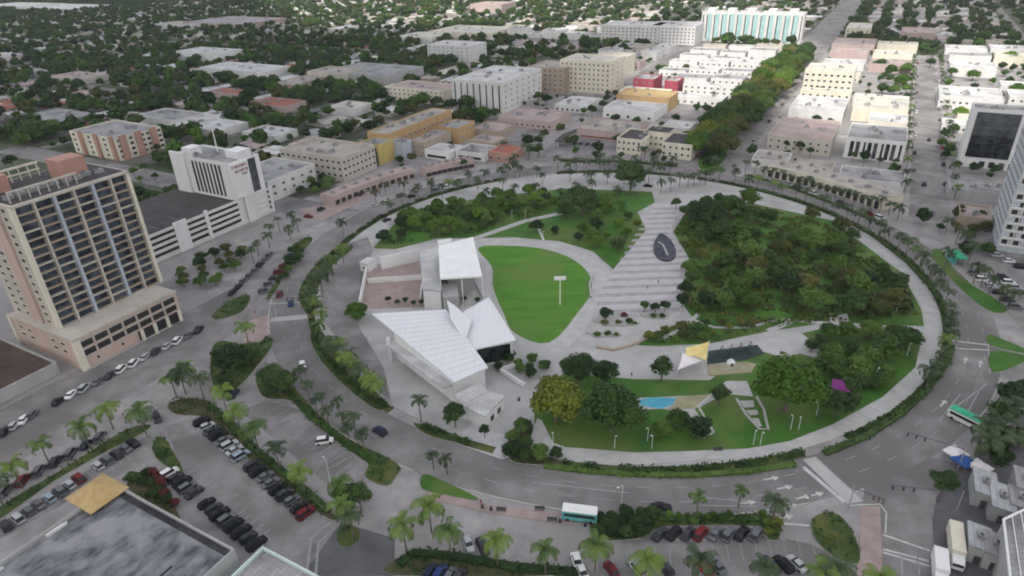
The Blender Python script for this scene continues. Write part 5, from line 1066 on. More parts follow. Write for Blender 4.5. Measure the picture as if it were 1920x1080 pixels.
MB().add([(-5, -5.5, 10.4), (5, -5.5, 10.4), (5, 5.5, 10.4), (-5, 5.5, 10.4), (0, 0, 13.2), (-5, -5.5, 10.2), (5, -5.5, 10.2), (5, 5.5, 10.2), (-5, 5.5, 10.2)], [(0, 1, 4), (1, 2, 4), (2, 3, 4), (3, 0, 4), (5, 6, 1, 0), (6, 7, 2, 1), (7, 8, 3, 2), (8, 5, 0, 3), (5, 8, 7, 6)]).build('hipped_roof', 'mustard', T)
bld('corner_shop', 'flat grey roof with pale cyan parapet cut by the bottom edge', None, 9, 'pale_wall', 'grey_roof', 'building', st=(-230, -163.5, -30, 8.5), units=2, par=.8)
T, L, D = bld('brown_roof_building', 'dark brown flat roof building below the balcony tower', None, 4, 'grey_wall', 'brown_roof', 'building', st=(-190, -141, 122, 160), units=1)
bld('white_parapet_building', 'long low building with pale parapet along the left street', None, 5, 'white_wall', 'grey_roof', 'building', st=(-230, -162, 121, 134), units=2)
# curved buildings on the ring
def arcbld(name, label, R0, R1, a0, a1, h, wall, roof, nwin, wkind, cat='arcade'):
    T = thing(name, label, cat, (CX, CY, 0), 0); am = rad((a0 + a1) / 2); T['_c'] = (CX + R0 * math.cos(am), CY + R0 * math.sin(am), h)
    w_ = MB(); r_ = MB(); n = 14
    for i in range(n):
        A, B_ = rad(a0 + (a1 - a0) * i / n), rad(a0 + (a1 - a0) * (i + 1) / n)
        q = lambda R, a: (R * math.cos(a), R * math.sin(a))
        w_.prism([q(R0, A), q(R1, A), q(R1, B_), q(R0, B_)], 0, h - .5); w_.prism([q(R0 - .01, A), q(R0 + .35, A), q(R0 + .35, B_), q(R0 - .01, B_)], h - .6, h)
        r_.prism([q(R0 + .36, A), q(R1 - .1, A), q(R1 - .1, B_), q(R0 + .36, B_)], h - .49, h - .3)
    w_.build('wall', wall, T); r_.build('roof', roof, T)
    me = winmesh(*wkind)
    for i in range(nwin):
        A = rad(a0 + (a1 - a0) * (i + .5) / nwin); link('opening', me, T, ((R0 - .14) * math.cos(A), (R0 - .14) * math.sin(A), .2), A - math.pi / 2)
    for i in range(7):
        A = rad(a0 + (a1 - a0) * (i + .5) / 7); R = (R0 + R1) / 2; link('rooftop_unit', unit_mesh(), T, (R * math.cos(A), R * math.sin(A), h - .29), A)
    for i in range(12):
        A = a0 + (a1 - a0) * (i + .5) / 12 - ANG * 57.2958; BLD.append(((R0) * math.cos(rad(A)) - 3, R1 * math.cos(rad(A)) + 3, min(R0 * math.sin(rad(A)), R1 * math.sin(rad(A))) - 3, max(R0 * math.sin(rad(A)), R1 * math.sin(rad(A))) + 3))
    return T
arcbld('arcaded_building', 'cream curved arcade with dark arched openings on the right ring edge', 134, 147, 19, 45, 6.2, 'cream_wall', 'tan_roof', 16, (2.6, 3.8, 'dark_fill', 'cream_wall'))
arcbld('curved_shop_row', 'long pink curved shop row with dark openings on the left ring edge', 143, 152, 128, 149, 5.2, 'rose_wall', 'pink_roof', 13, (3.0, 2.6, 'dark_fill', 'rose_wall'), 'shop row')
arcbld('curved_shop_row', 'pink curved shop row with maroon canopy further along the ring', 139.5, 147, 114, 126, 5.2, 'rose_wall', 'pink_roof', 9, (3.4, 2.2, 'dark_fill', 'rose_wall'), 'shop row')
# checkered tower
T = thing('balcony_block', 'bluish white tower with staggered dark square openings at the right edge', 'apartment tower', (*W(73, -170), 0), ANG); T['_c'] = (*W(74, -140), 30); BLD.append((70, 110, -180, -125))
MB().box(.9, 30, 0, 40, 0, 62).build('wall', 'pale_blue_wall', T); MB().box(0, 30.4, -.4, 40.4, 62.002, 62.6).build('roof', 'grey_roof', T)
me = winmesh(2.1, 2.1, 'dark_fill', 'white_wall')
for r in range(20):
    MB().box(0, .899, 0, 40, 2.3 + r * 3.0, 2.9 + r * 3.0).build('balcony_slab', 'white_wall', T)
    for i in range(11):
        if r < 16: link('window', me, T, (.88, 40 - (1.6 + i * 3.6 + (1.8 if r % 2 else 0)), 3.0 + r * 3.0), rad(-90))
        if r < 16 and i < 10: MB_p = None
for i in range(12): MB().box(.1, .898, i * 3.6 - .0 + .1, i * 3.6 + .4, 0, 62).build('fin', 'white_wall', T)
for r in range(16):
    for i in range(7): link('window', me, T, (30 - (2.2 + i * 3.8 + (1.9 if r % 2 else 0)), 40.02, 3.0 + r * 3.0), rad(180))
# kiosk, tents, sails, play
t = thing('green_canopy', 'green roofed bus shelter on the grass strip by the right street', 'bus shelter', (*g(1790, 492), .1), ANG + .4)
MB().prism([(-3.8, -2.2), (3.8, -2.2), (3.8, 2.2), (-3.8, 2.2)], 3.0, [3.3, 3.3, 3.9, 3.9]).build('roof', 'green', t); MB().box(-3.4, 3.4, 1.7, 1.85, .2, 3.0).build('back_panel', 'tealp', t)
for a in ((-3.4, -1.8), (3.4, -1.8), (-3.4, 1.6), (3.4, 1.6)): MB().cyl(a[0], a[1], 0, 3.0, .09).build('post', 'steel', t)
def tent(px, py, label, m):
    t = thing('canopy_tent', label, 'tent', (*g(px, py), .05), .4); MB().add([(-2, -2, 2.3), (2, -2, 2.3), (2, 2, 2.3), (-2, 2, 2.3), (0, 0, 3.5), (-2, -2, 2.0), (2, -2, 2.0), (2, 2, 2.0), (-2, 2, 2.0)], [(0, 1, 4), (1, 2, 4), (2, 3, 4), (3, 0, 4), (5, 6, 1, 0), (6, 7, 2, 1), (7, 8, 3, 2), (8, 5, 0, 3)]).build('tent_roof', m, t)
    for a in (-1.9, 1.9):
        for b in (-1.9, 1.9): MB().cyl(a, b, 0, 2.3, .05).build('pole', 'steel', t)
tent(1802, 877, 'blue canopy tent beside the dark corner tree', 'bluec'); tent(1788, 862, 'white tent nearest the ring road', 'sailw')
tent(1832, 888, 'white tent between the blue tents and sheds', 'sailw')
def sail(name, label, corners, m, poles=True, sag=.12):
    t = thing(name, label, 'shade sail'); C4 = [Vector((*g(x, y, z), z)) for x, y, z in corners]; cen = sum(C4, Vector()) / len(C4); cen.z -= 1.0
    mb = MB(); N = 6; n = len(C4)
    for k in range(n):
        a, b = C4[k], C4[(k + 1) % n]; vs = []
        for i in range(N + 1):
            for j in range(N + 1 - i):
                u_, v_ = i / N, j / N; e = a + (b - a) * (v_ / max(1 - u_, 1e-6)) if u_ < 1 else cen
                k_ = v_ / max(1 - u_, 1e-6) if u_ < 1 else 0; e = e + (cen - e) * (sag * 2 * k_ * (1 - k_)); vs.append(tuple(e + (cen - e) * u_))
        idx = {}; c_ = 0
        for i in range(N + 1):
            for j in range(N + 1 - i): idx[(i, j)] = c_; c_ += 1
        fs = []
        for i in range(N):
            for j in range(N - i):
                fs.append((idx[(i, j)], idx[(i, j + 1)], idx[(i + 1, j)]))
                if j < N - i - 1: fs.append((idx[(i, j + 1)], idx[(i + 1, j + 1)], idx[(i + 1, j)]))
        mb.add(vs, fs)
    o = mb.build('sail_cloth', m, t); so_ = o.modifiers.new('thickness', 'SOLIDIFY'); so_.thickness = .04
    if poles:
        for c in C4: MB().bar((c.x, c.y, .1), tuple(c + Vector((0, 0, .15))), .12, 8).build('pole', 'whitepaint', t)
    t['_c'] = (cen.x, cen.y, 3); return t
sail('shade_sail', 'yellow shade sail over the playground edge', [(1286, 652, 5), (1330, 640, 6), (1325, 676, 5), (1305, 668, 4), (1284, 668, 3.5)], 'sail')
sail('shade_sail', 'white shade sail just below the yellow sail', [(1280, 662, 4), (1318, 676, 3), (1270, 694, 3.2)], 'sailw')
for i, (px, py) in enumerate(((1350, 667), (1368, 665), (1386, 662), (1404, 659))):
    t = thing('climbing_structure', ['leftmost dark play frame on the playground', 'second dark play frame from the left on the playground', 'third dark play frame from the left on the playground', 'rightmost dark play frame on the playground'][i], 'play frame', (*g(px, py), .33), ANG, 'dark play frames')
    m_ = MB()
    for a in (-1.8, 1.8): m_.bar((a, -.8, 0), (a, 0, 2.4), .08).bar((a, .8, 0), (a, 0, 2.4), .08)
    m_.bar((-1.8, 0, 2.4), (1.8, 0, 2.4), .09); m_.build('frame', 'darksteel', t); MB().box(-1.4, 1.4, -.5, .5, 1.1, 1.2).build('deck', 'rubber', t)
t = thing('play_tower', 'purple play tower with white panel on the south lawn', 'play tower', (*g(1573, 742), .25), ANG)
for a in (-1.7, 1.7):
    for b in (-1.7, 1.7): MB().cyl(a, b, 0, 3.2, .12).build('post', 'purple', t)
MB().box(-1.9, 1.9, -1.9, 1.9, 1.5, 1.7).build('deck', 'tan_wall', t)
MB().add([(-2.4, -2.4, 3.2), (2.4, -2.4, 3.2), (2.4, 2.4, 3.2), (-2.4, 2.4, 3.2), (0, 0, 4.8)], [(0, 1, 4), (1, 2, 4), (2, 3, 4), (3, 0, 4), (3, 2, 1, 0)]).build('roof', 'purple', t)
MB().prism([(-6.2, -1.5), (-2.0, -1.5), (-2.0, 1.5), (-6.2, 1.5)], .2, [.5, 1.9, 1.9, .5]).build('slide', 'whitepaint', t)
t = thing('play_dome', 'small white play dome at the near side of the playground', 'play dome', (*g(1370, 683), .3), 0)
MB().cyl(0, 0, 0, .7, 1.3, 1.15, 14).cyl(0, 0, .7, 1.3, 1.15, .6, 14).cyl(0, 0, 1.3, 1.6, .6, .1, 14).build('shell', 'whitepaint', t); MB().cyl(0, -1.2, 0, .7, .45, .4, 10).build('entry', 'rubber', t)
# fountain on the striped plaza
fp = smooth_poly(P((1240, 441), (1256, 452), (1266, 470), (1266, 482), (1257, 491), (1240, 490), (1228, 478), (1226, 462), (1232, 448)), 3); fc = (sum(p[0] for p in fp) / len(fp), sum(p[1] for p in fp) / len(fp))
t = thing('fountain', 'dark leaf shaped fountain basin on the striped plaza', 'fountain', (*fc, .2)); t['_c'] = (*fc, 1)
lp = [(p[0] - fc[0], p[1] - fc[1]) for p in fp]; inn = [(p[0] * .93, p[1] * .93) for p in lp]; mb = MB(); n = len(lp)
mb.add([(p[0], p[1], 0) for p in lp] + [(p[0], p[1], .75) for p in lp] + [(p[0], p[1], .75) for p in inn] + [(p[0], p[1], .4) for p in inn], [(i, (i + 1) % n, n + (i + 1) % n, n + i) for i in range(n)] + [(n + i, n + (i + 1) % n, 2 * n + (i + 1) % n, 2 * n + i) for i in range(n)] + [(2 * n + i, 2 * n + (i + 1) % n, 3 * n + (i + 1) % n, 3 * n + i) for i in range(n)])
mb.build('basin_rim', 'slate', t); MB().prism(inn, .1, .55).build('water', 'water', t)
r_ = P((1234, 456), (1243, 462), (1252, 482)); MB_ = strip([(p[0] - fc[0], p[1] - fc[1]) for p in r_], .7, MB(), .3, .62); MB_.build('spill_ridge', 'grey_wall', t)

# ------------------------------------------------------------------ arts centre in the park
def V(px, py, z): return (*g(px, py, z), z)
def slab(parent, name, corners, th, m):
    """sloping roof slab from surveyed corners (x, y, height)"""
    c = [V(*p) for p in corners]; n = len(c); vs = c + [(p[0], p[1], p[2] - th) for p in c]
    A = sum(c[i][0] * c[(i + 1) % n][1] - c[(i + 1) % n][0] * c[i][1] for i in range(n)); fs = [tuple(range(n)), tuple(range(n, 2 * n))[::-1]] + [(i, n + i, n + (i + 1) % n, (i + 1) % n) for i in range(n)]
    if A < 0: fs = [f[::-1] for f in fs]
    return MB().add(vs, fs).build(name, m, parent)
def wallseg(parent, name, a, b, z0, z1a, z1b, th, m, z=0):
    """wall between two surveyed ground points with sloping top"""
    A, B_ = np.array(a), np.array(b); d = B_ - A; d /= np.linalg.norm(d); nn = np.array((-d[1], d[0])) * th
    return MB().prism([tuple(A), tuple(B_), tuple(B_ + nn), tuple(A + nn)], z0, [z1a, z1b, z1b, z1a]).build(name, m, parent)
def xy(px, py, z): return g(px, py, z)
T = thing('visual_arts_building', 'white metal roofed building with slanted pointed roof below the courtyard', 'arts building'); T['_c'] = (*g(790, 640, 8), 8)
RC = [(697, 588, 11), (836, 580, 10), (915, 688, 8), (852, 716, 8)]
slab(T, 'roof', RC, .45, 'metal_roof')
ca = [V(*p) for p in RC]
for k in range(1, 15):   # standing seams follow the fall of the roof
    f = k / 15; a = Vector(ca[0]) * (1 - f) + Vector(ca[3]) * f; b = Vector(ca[1]) * (1 - f) + Vector(ca[2]) * f
    MB().bar(tuple(a + Vector((0, 0, .03))), tuple(b + Vector((0, 0, .03))), .03, 4).build('roof_seam', 'white_roof', T)
pa, pb, pc_, pd = [np.array(c[:2]) for c in ca]; cen = (pa + pb + pc_ + pd) / 4
ins = [c + (cen - c) / np.linalg.norm(cen - c) * 1.6 for c in (pa, pb, pc_, pd)]; ins[0] = pa + (pd - pa) * .27 + (pb - pa) * .03
hs = [10.0, 9.3, 7.5, 7.5]
for i, nm in ((0, 'rear_wall'), (1, 'court_wall'), (2, 'end_wall'), (3, 'street_wall')):
    j = (i + 1) % 4; wallseg(T, nm, ins[j], ins[i], .1, hs[j], hs[i], -.3, 'bright_wall')
MB().prism([tuple(p) for p in ins], .1, 6.8).build('interior_volume', 'white_wall', T)
q0, q1 = ins[3], ins[0]; dirw = (q1 - q0) / np.linalg.norm(q1 - q0); nw = np.array((-dirw[1], dirw[0])); 
if np.dot(nw, q0 - cen) < 0: nw = -nw
Lw = np.linalg.norm(q1 - q0); aw = math.atan2(dirw[1], dirw[0]) + (math.pi if np.dot((math.sin(0), -1), nw) and False else 0)
for k, (f0, f1) in enumerate(((.34, .52), (.54, .72), (.76, .92))):
    a = q0 + dirw * Lw * f0 + nw * .02; b = q0 + dirw * Lw * f1 + nw * .02; MB().prism([tuple(a), tuple(b), tuple(b + nw * .12), tuple(a + nw * .12)], 1.4, 5.6).build('window', 'blueglass', T)
MB().prism([tuple(q0 + nw * .3), tuple(q1 + nw * .3), tuple(q1 + nw * 3.2), tuple(q0 + nw * 3.2)], 6.1, 6.5).build('side_canopy', 'white_roof', T)
a = q1 + nw * 2.4; MB().box(a[0] - .5, a[0] + .5, a[1] - .5, a[1] + .5, .1, 8.5).build('entrance_pillar', 'bright_wall', T)
BLD.append((-115, -70, -5, 50))
T = thing('annex_building', 'small white two tier annex at the lower end of the metal roof', 'annex'); T['_c'] = (*g(900, 735, 4), 4)
for z, pts, nm in ((5.2, [(852, 742), (898, 720), (914, 736), (868, 759)], 'upper_block'), (4.2, [(869, 761), (916, 736), (946, 744), (910, 782)], 'lower_block')):
    pp = [g(x, y, z) for x, y in pts]; MB().prism(pp, .1, z).build(nm, 'bright_wall', T)
    cc = (sum(p[0] for p in pp) / 4, sum(p[1] for p in pp) / 4); MB().prism([(cc[0] + (p[0] - cc[0]) * 1.04, cc[1] + (p[1] - cc[1]) * 1.04) for p in pp], z + .002, z + .3).build('roof', 'white_roof', T)
x, y = g(912, 784, 2); 
p0, p1 = np.array(g(910, 782, 4.2)), np.array(g(946, 744, 4.2)); dd = (p1 - p0) / np.linalg.norm(p1 - p0); nn_ = np.array((dd[1], -dd[0]))
for f in (.25, .6): a = p0 + dd * np.linalg.norm(p1 - p0) * f; MB().prism([tuple(a), tuple(a + dd * 1.6), tuple(a + dd * 1.6 + nn_ * .1), tuple(a + nn_ * .1)], .9, 2.6).build('window', 'glass', T)
T = thing('gallery_building', 'white metal roofed gallery with folded roof at the oval lawn corner', 'gallery'); T['_c'] = (*g(915, 610, 8), 8)
slab(T, 'roof', [(872, 582, 9), (917, 557, 10.5), (967, 637, 8.5), (884, 656, 7.5), (850, 612, 8)], .45, 'metal_roof'); slab(T, 'roof_fold', [(838, 563, 12), (852, 572, 11.5), (884, 602, 9.6), (872, 640, 8.6), (846, 600, 10.8)], .4, 'metal_roof')
ga = [np.array(g(*p)) for p in ((888, 652, 7), (962, 636, 7.5), (912, 566, 8.5), (876, 588, 8))]
MB().prism([tuple(p) for p in ga], .1, 7.2).build('wall', 'white_wall', T)
d = ga[1] - ga[0]; L_ = np.linalg.norm(d); d /= L_; nn_ = np.array((d[1], -d[0]))
MB().prism([tuple(ga[0] + d * 1), tuple(ga[1] - d * 1), tuple(ga[1] - d * 1 + nn_ * .15), tuple(ga[0] + d * 1 + nn_ * .15)], .8, 6.2).build('window_wall', 'glass', T)
T = thing('stage_building', 'bright white stage canopy on tall posts facing the oval lawn', 'stage'); T['_c'] = (*g(860, 490, 11), 11)
CN = [(822, 460, 11), (887, 444, 12), (904, 517, 11), (825, 522, 10)]; slab(T, 'canopy_roof', CN, .6, 'canopy')
for p in CN + [(865, 520, 10.5)]: v_ = V(*p); MB().cyl(v_[0] * .995, v_[1] * .997, .1, v_[2] - .6, .22, .22, 8).build('post', 'bright_wall', T)
cc = [np.array(g(*p)) for p in ((832, 470, 9), (880, 462, 9), (888, 500, 9), (838, 508, 9))]; MB().prism([tuple(p) for p in cc], .1, 8.6).build('stage_wall', 'grey_wall', T)
c2 = [np.array(g(*p)) for p in ((787, 468, 8), (822, 460, 8), (826, 548, 7), (793, 546, 7))]; MB().prism([tuple(p) for p in c2], .1, 7.6).build('backstage_block', 'bright_wall', T); MB().prism([tuple(np.mean(c2, 0) + (p - np.mean(c2, 0)) * 1.03) for p in c2], 7.602, 8.0).build('backstage_roof', 'white_roof', T)
c3 = [np.array(g(*p)) for p in ((826, 530, 6), (858, 528, 6), (860, 556, 5), (830, 560, 5))]; MB().prism([tuple(p) for p in c3], .1, 5.4).build('service_block', 'grey_wall', T)
c4 = [np.array(g(*p)) for p in ((822, 458, 8), (846, 452, 8), (846, 446, 8), (820, 450, 8))]; MB().prism([tuple(p) for p in c4], .1, 7.9).build('stair_block', 'bright_wall', T)
MB().prism(P((905, 500), (915, 520), (921, 560), (925, 585), (905, 560), (890, 530)), .1, .75).build('stage_apron', 'stripe_l', T)
def wall(label, pts, h, th=.4, m='bright_wall', name='courtyard_wall', group='white courtyard walls'):
    o = strip(P(*pts), th, MB(), .1, h).build(name, m); tag(o, label, 'wall', group); o['_c'] = (*g(*pts[0]), h); return o
wall('white sloping wall along the top of the courtyard', [(716, 506), (788, 490)], 5.5)
wall('low white divider wall across the courtyard', [(690, 532), (790, 525)], 2.2)
wall('white left side wall of the courtyard', [(688, 512), (683, 540), (676, 575)], 3.0)
wall('short white wall at the right of the courtyard', [(792, 545), (790, 570)], 3.0)
wall('white L shaped garden wall below the gallery', [(968, 688), (938, 698), (985, 728)], 1.6)
t = thing('entry_lodge', 'small white lodge at the left tip of the courtyard', 'lodge', (*g(692, 505), .1), ANG); MB().box(-2.5, 2.5, -2, 2, 0, 3.4).build('wall', 'bright_wall', t); MB().box(-2.7, 2.7, -2.2, 2.2, 3.402, 3.7).build('roof', 'white_roof', t); MB().box(-2.56, -2.49, -.5, .5, .1, 2.2).build('door', 'glass', t)
for (px, py) in ((728, 560), (745, 566), (760, 562), (775, 568), (790, 566), (805, 558), (870, 560), (895, 562)): ptree(px, py, 7, 'leaf_dark', 'mid', 'small courtyard tree', 'courtyard trees', h=2)
# sheds, trucks and glass roof at the bottom right
def shed(px, py, L, Wd, h, label, roof='shed_roof', rz=None):
    x, y = g(px, py, h); t = thing('storage_shed', label, 'shed', (x, y, 0), ANG if rz is None else rz, 'sheds at the bottom right'); MB().box(-L / 2, L / 2, -Wd / 2, Wd / 2, 0, h).build('wall', 'grey_wall', t)
    MB().prism([(-L / 2 - .2, -Wd / 2 - .2), (L / 2 + .2, -Wd / 2 - .2), (L / 2 + .2, Wd / 2 + .2), (-L / 2 - .2, Wd / 2 + .2)], h + .002, [h + .15, h + .15, h + .5, h + .5]).build('roof', roof, t)
    MB().box(-L / 2 - .05, -L / 2 + .01, -.6, .6, .1, 2.2).build('door', 'darksteel', t); link('rooftop_unit', unit_mesh(), t, (0, 0, h + .4), 0, .8)
    for i in range(3): MB().box(-L / 2 + 1 + i * L / 3.2, -L / 2 + 2 + i * L / 3.2, -Wd / 2 - .06, -Wd / 2 + .01, 1, 2.2).build('window', 'glass', t)
    t['_c'] = (x, y, h); return t
shed(1848, 905, 8, 4.2, 4, 'white roofed shed nearest the blue tents'); shed(1880, 932, 8, 4.2, 4, 'white roofed shed with end gable right of the first shed'); shed(1838, 1008, 6.5, 3.8, 4.2, 'white ridged shed above the cream truck'); shed(1868, 1022, 6, 3.8, 4.2, 'white shed right of the ridged shed', 'grey_roof'); shed(1915, 935, 6, 4, 4, 'pale shed cut by the right edge', 'grey_roof')
shed(1925, 900, 7, 4, 5, 'grey shed at the right edge above the sheds', 'grey_roof')
def truck(px, py, L, label, m):
    x, y = g(px, py, 3); t = thing('box_truck', label, 'truck', (x, y, .05), head(1790, 985, 1800, 1070), 'box trucks at the bottom right')
    MB().box(-L / 2, L / 2 - 2.2, -1.2, 1.2, .8, 3.5).build('cargo_box', m, t); MB().prism([(L / 2 - 2.1, -1.1), (L / 2, -1.05), (L / 2, 1.05), (L / 2 - 2.1, 1.1)], .5, [2.6, 2.1, 2.1, 2.6]).build('cab', 'whitepaint', t); MB().box(L / 2 - .3, L / 2 + .03, -.9, .9, 1.3, 2.0).build('windscreen', 'carglass', t)
    for xx in (-L / 2 + 1.2, L / 2 - 1.2):
        for yy in (-1.05, 1.05): link('wheel', CARK['suv'][2], t, (xx, yy, .42), sc=1.3)
truck(1796, 1015, 10.5, 'long cream box truck at the bottom right', 'cream_wall'); truck(1766, 1058, 8, 'white box truck cut by the bottom edge', 'bright_wall')
T = thing('glass_roof_building', 'pale grey glazed roof building at the bottom right corner', 'building', (0, 0, 0)); T['_c'] = (*g(1910, 1010, 8), 8)
gp = [g(*p, 8) for p in ((1880, 978), (1960, 940), (2000, 1080), (1895, 1110))]; MB().prism(gp, 0, 7.6).build('wall', 'grey_wall', T); slab(T, 'roof', [(1880, 978, 8.2), (1960, 940, 8.2), (2000, 1080, 8.2), (1895, 1110, 8.2)], .3, 'grey_roof')
MB().bar((*gp[0], 8.6), (*gp[1], 8.6), .25).bar((*gp[0], 8.6), (*gp[3], 8.6), .25).build('roof_edge_beam', 'whitepaint', T)
for f in (.2, .4, .6, .8): a = np.array(gp[0]) * (1 - f) + np.array(gp[1]) * f; b = np.array(gp[3]) * (1 - f) + np.array(gp[2]) * f; MB().bar((*a, 8.4), (*b, 8.4), .1).build('glazing_bar', 'whitepaint', T)
# people last (skinned bodies)
for (p, lb, c) in PEOPLE: person(*p, lb, c, random.uniform(0, 6))

# ------------------------------------------------------------------ infill blocks of the town
fill(165, 226, 20, 58, 'L', split=2, ds=(12, 20), hh=(5, 8), roofs=['white_roof', 'white_roof', 'cream_roof', 'grey_roof']); fill(165, 226, 62, 104, 'L', ds=(14, 22), roofs=WR)
fill(240, 323, 20, 104, 'L', split=2, ds=(12, 20), roofs=['white_roof', 'grey_roof', 'cream_roof', 'white_roof']); fill(338, 438, 20, 104, 'L', split=3, ds=(14, 22), roofs=['white_roof', 'grey_roof', 'grey_roof', 'white_roof']); fill(452, 540, 20, 104, 'L', split=3, ds=(14, 24), roofs=['white_roof', 'grey_roof', 'tan_roof', 'grey_roof'])
fill(180, 226, -96, -24, 'R', split=2, roofs=WR); fill(240, 323, -96, -24, 'R', split=2, roofs=['white_roof', 'cream_roof', 'cream_roof', 'grey_roof']); fill(338, 438, -60, -24, 'R', split=1, roofs=['white_roof', 'cream_roof']); fill(452, 540, -96, -24, 'R', split=2, ds=(20, 34), roofs=['white_roof', 'pink_roof', 'cream_roof'])
fill(203, 226, -170, -122, 'R', split=2, roofs=['grey_roof', 'tan_roof', 'white_roof']); fill(240, 323, -215, -122, 'R', split=3, roofs=['white_roof', 'cream_roof', 'white_roof', 'grey_roof']); fill(338, 438, -215, -122, 'R', split=3, ds=(18, 30), roofs=['white_roof', 'cream_roof', 'white_roof']); fill(452, 540, -260, -122, 'R', split=4, ds=(20, 34), roofs=['white_roof', 'cream_roof', 'grey_roof'])
fill(130, 226, 124, 150, 'L', split=1, ds=(16, 26), roofs=['pink_roof', 'tan_roof', 'red_roof', 'white_roof']); fill(290, 420, 126, 196, 'L', split=3, ds=(16, 28), roofs=['white_roof', 'tan_roof', 'pink_roof']); fill(452, 540, 126, 190, 'L', ds=(18, 30), split=3, roofs=['grey_roof', 'tan_roof', 'white_roof'])
fill(568, 638, 126, 420, 'L', ds=(16, 28), split=11, hh=(5, 12), roofs=['white_roof', 'grey_roof', 'tan_roof']); fill(568, 598, -100, -24, 'R', ds=(20, 26), split=2, roofs=['pink_roof', 'cream_roof']); fill(568, 638, -300, -122, 'R', ds=(20, 34), split=5, roofs=['white_roof', 'grey_roof', 'tan_roof'])

# ------------------------------------------------------------------ houses and tree cover of the far districts
def house_mesh(v):
    wm = MB(); rm = MB(); L, D, h = ((1.0, .7, .36), (1.0, .62, .34), (1.0, .8, .34))[v]; wm.box(-.5 * L, .5 * L, -.5 * D, .5 * D, 0, h * .62)
    e = .06
    if v == 0: rm.add([(-.5 * L - e, -.5 * D - e, h * .62), (.5 * L + e, -.5 * D - e, h * .62), (.5 * L + e, .5 * D + e, h * .62), (-.5 * L - e, .5 * D + e, h * .62), (-.2, 0, h), (.2, 0, h)], [(0, 1, 5, 4), (2, 3, 4, 5), (1, 2, 5), (3, 0, 4), (3, 2, 1, 0)])
    elif v == 1:
        wm.box(.05, .5, -.5 * D - .3, -.5 * D, 0, h * .55)
        rm.add([(-.5 * L - e, -.5 * D - e, h * .6), (.5 * L + e, -.5 * D - e, h * .6), (.5 * L + e, .5 * D + e, h * .6), (-.5 * L - e, .5 * D + e, h * .6), (-.5 * L - e, 0, h * .95), (.5 * L + e, 0, h * .95)], [(0, 1, 5, 4), (2, 3, 4, 5), (1, 2, 5), (3, 0, 4), (3, 2, 1, 0)])
        rm.box(.02, .53, -.5 * D - .33, -.5 * D - .0601, h * .551, h * .6)
    else: rm.box(-.52, .52, -.42, .42, h * .62, h * .7); rm.box(-.2, .05, -.1, .15, h * .701, h * .8)
    for i in (-.3, 0.02, .3): wm.box(i - .06, i + .06, -.5 * D - .008, -.5 * D + .002, h * .2, h * .45, 1)
    for i in (-.15, .15): wm.box(-.5 * L - .008, -.5 * L + .002, i - .06, i + .06, h * .2, h * .45, 1)
    a = wm.mesh('wall'); a.materials.append(M['white_wall']); a.materials.append(M['glass']); b = rm.mesh('roof'); b.materials.append(M['grey_roof']); return a, b
HM = [house_mesh(i) for i in range(3)]
EX = [(p, min(a for a, b in p), max(a for a, b in p), min(b for a, b in p), max(b for a, b in p)) for p in EXCL]
def blocked(x, y, r=0):
    s, t = ST(x, y)
    if math.hypot(x - CX, y - CY) < 131 + r: return True
    for q in BLD:
        if q[0] - r < s < q[1] + r and q[2] - r < t < q[3] + r: return True
    for p, a, b, c, d in EX:
        if a - r < x < b + r and c - r < y < d + r:
            if inpoly(x, y, p): return True
            if r and any(inpoly(x + r * dx, y + r * dy, p) for dx, dy in ((1, 0), (-1, 0), (0, 1), (0, -1))): return True
    return False
HOUSES = []
cand = []
for s in np.arange(8, 1650, 23.5):
    for t in np.arange(-620, 1500, 26.0):
        if not (t > 165 or s > 650 or (t < -225 and s > 200)): continue
        x, y = W(s + random.uniform(-4, 4), t + random.uniform(-4, 4)); px, py = proj(x, y, 3)
        if not (-60 < px < 1980 and -20 < py < 1080): continue
        if random.random() < (.27 if t > 300 else .12): continue
        if blocked(x, y, 7): continue
        cand.append((math.hypot(x, y), x, y, px, py))
cand.sort()
RC_ = [('white_roof', 'white'), ('white_roof', 'white'), ('grey_roof', 'grey'), ('grey_roof', 'grey'), ('tan_roof', 'tan'), ('cream_roof', 'cream'), ('pink_roof', 'pinkish'), ('red_roof', 'red')]
for i, (d, x, y, px, py) in enumerate(cand[:230]):
    v = random.randrange(3); rm, rn = random.choice(RC_); sz = random.uniform(14, 24)
    t = thing('house', f'{rn} roofed house', 'house', (x, y, 0), ANG + random.choice([0, math.pi / 2, math.pi]) + random.uniform(-.05, .05), 'houses among the trees', True); t['_c'] = (x, y, 4)
    link('wall', HM[v][0], t, sc=(sz, sz, 12), m=[random.choice(['white_wall', 'cream_wall', 'beige_wall', 'rose_wall', 'bright_wall']), 'glass']); link('roof', HM[v][1], t, sc=(sz, sz, 12), m=rm); HOUSES.append((x, y))
MAXY = 2600
mb = MB(); sel = []
def mesh_arrays(me):
    v = np.empty(len(me.vertices) * 3); me.vertices.foreach_get('co', v); return v.reshape(-1, 3), [tuple(p.vertices) for p in me.polygons]
far = cand[230:]
HA = [(mesh_arrays(a), mesh_arrays(b)) for a, b in HM]
hw, hr = MB(), MB()
for (d, x, y, px, py) in far:
    (va_, fa_), (vb_, fb_) = HA[random.randrange(3)]; sz = random.uniform(14, 26); a = ANG + random.choice([0, 1.571]); c, s_ = math.cos(a), math.sin(a); k = random.randrange(5)
    for m_, vv, ff, mi in ((hw, va_, fa_, 0), (hr, vb_, fb_, k)):
        q = vv * (sz, sz, 12); q = np.stack([q[:, 0] * c - q[:, 1] * s_ + x, q[:, 0] * s_ + q[:, 1] * c + y, q[:, 2]], 1); m_.add([tuple(p) for p in q], ff, mi)
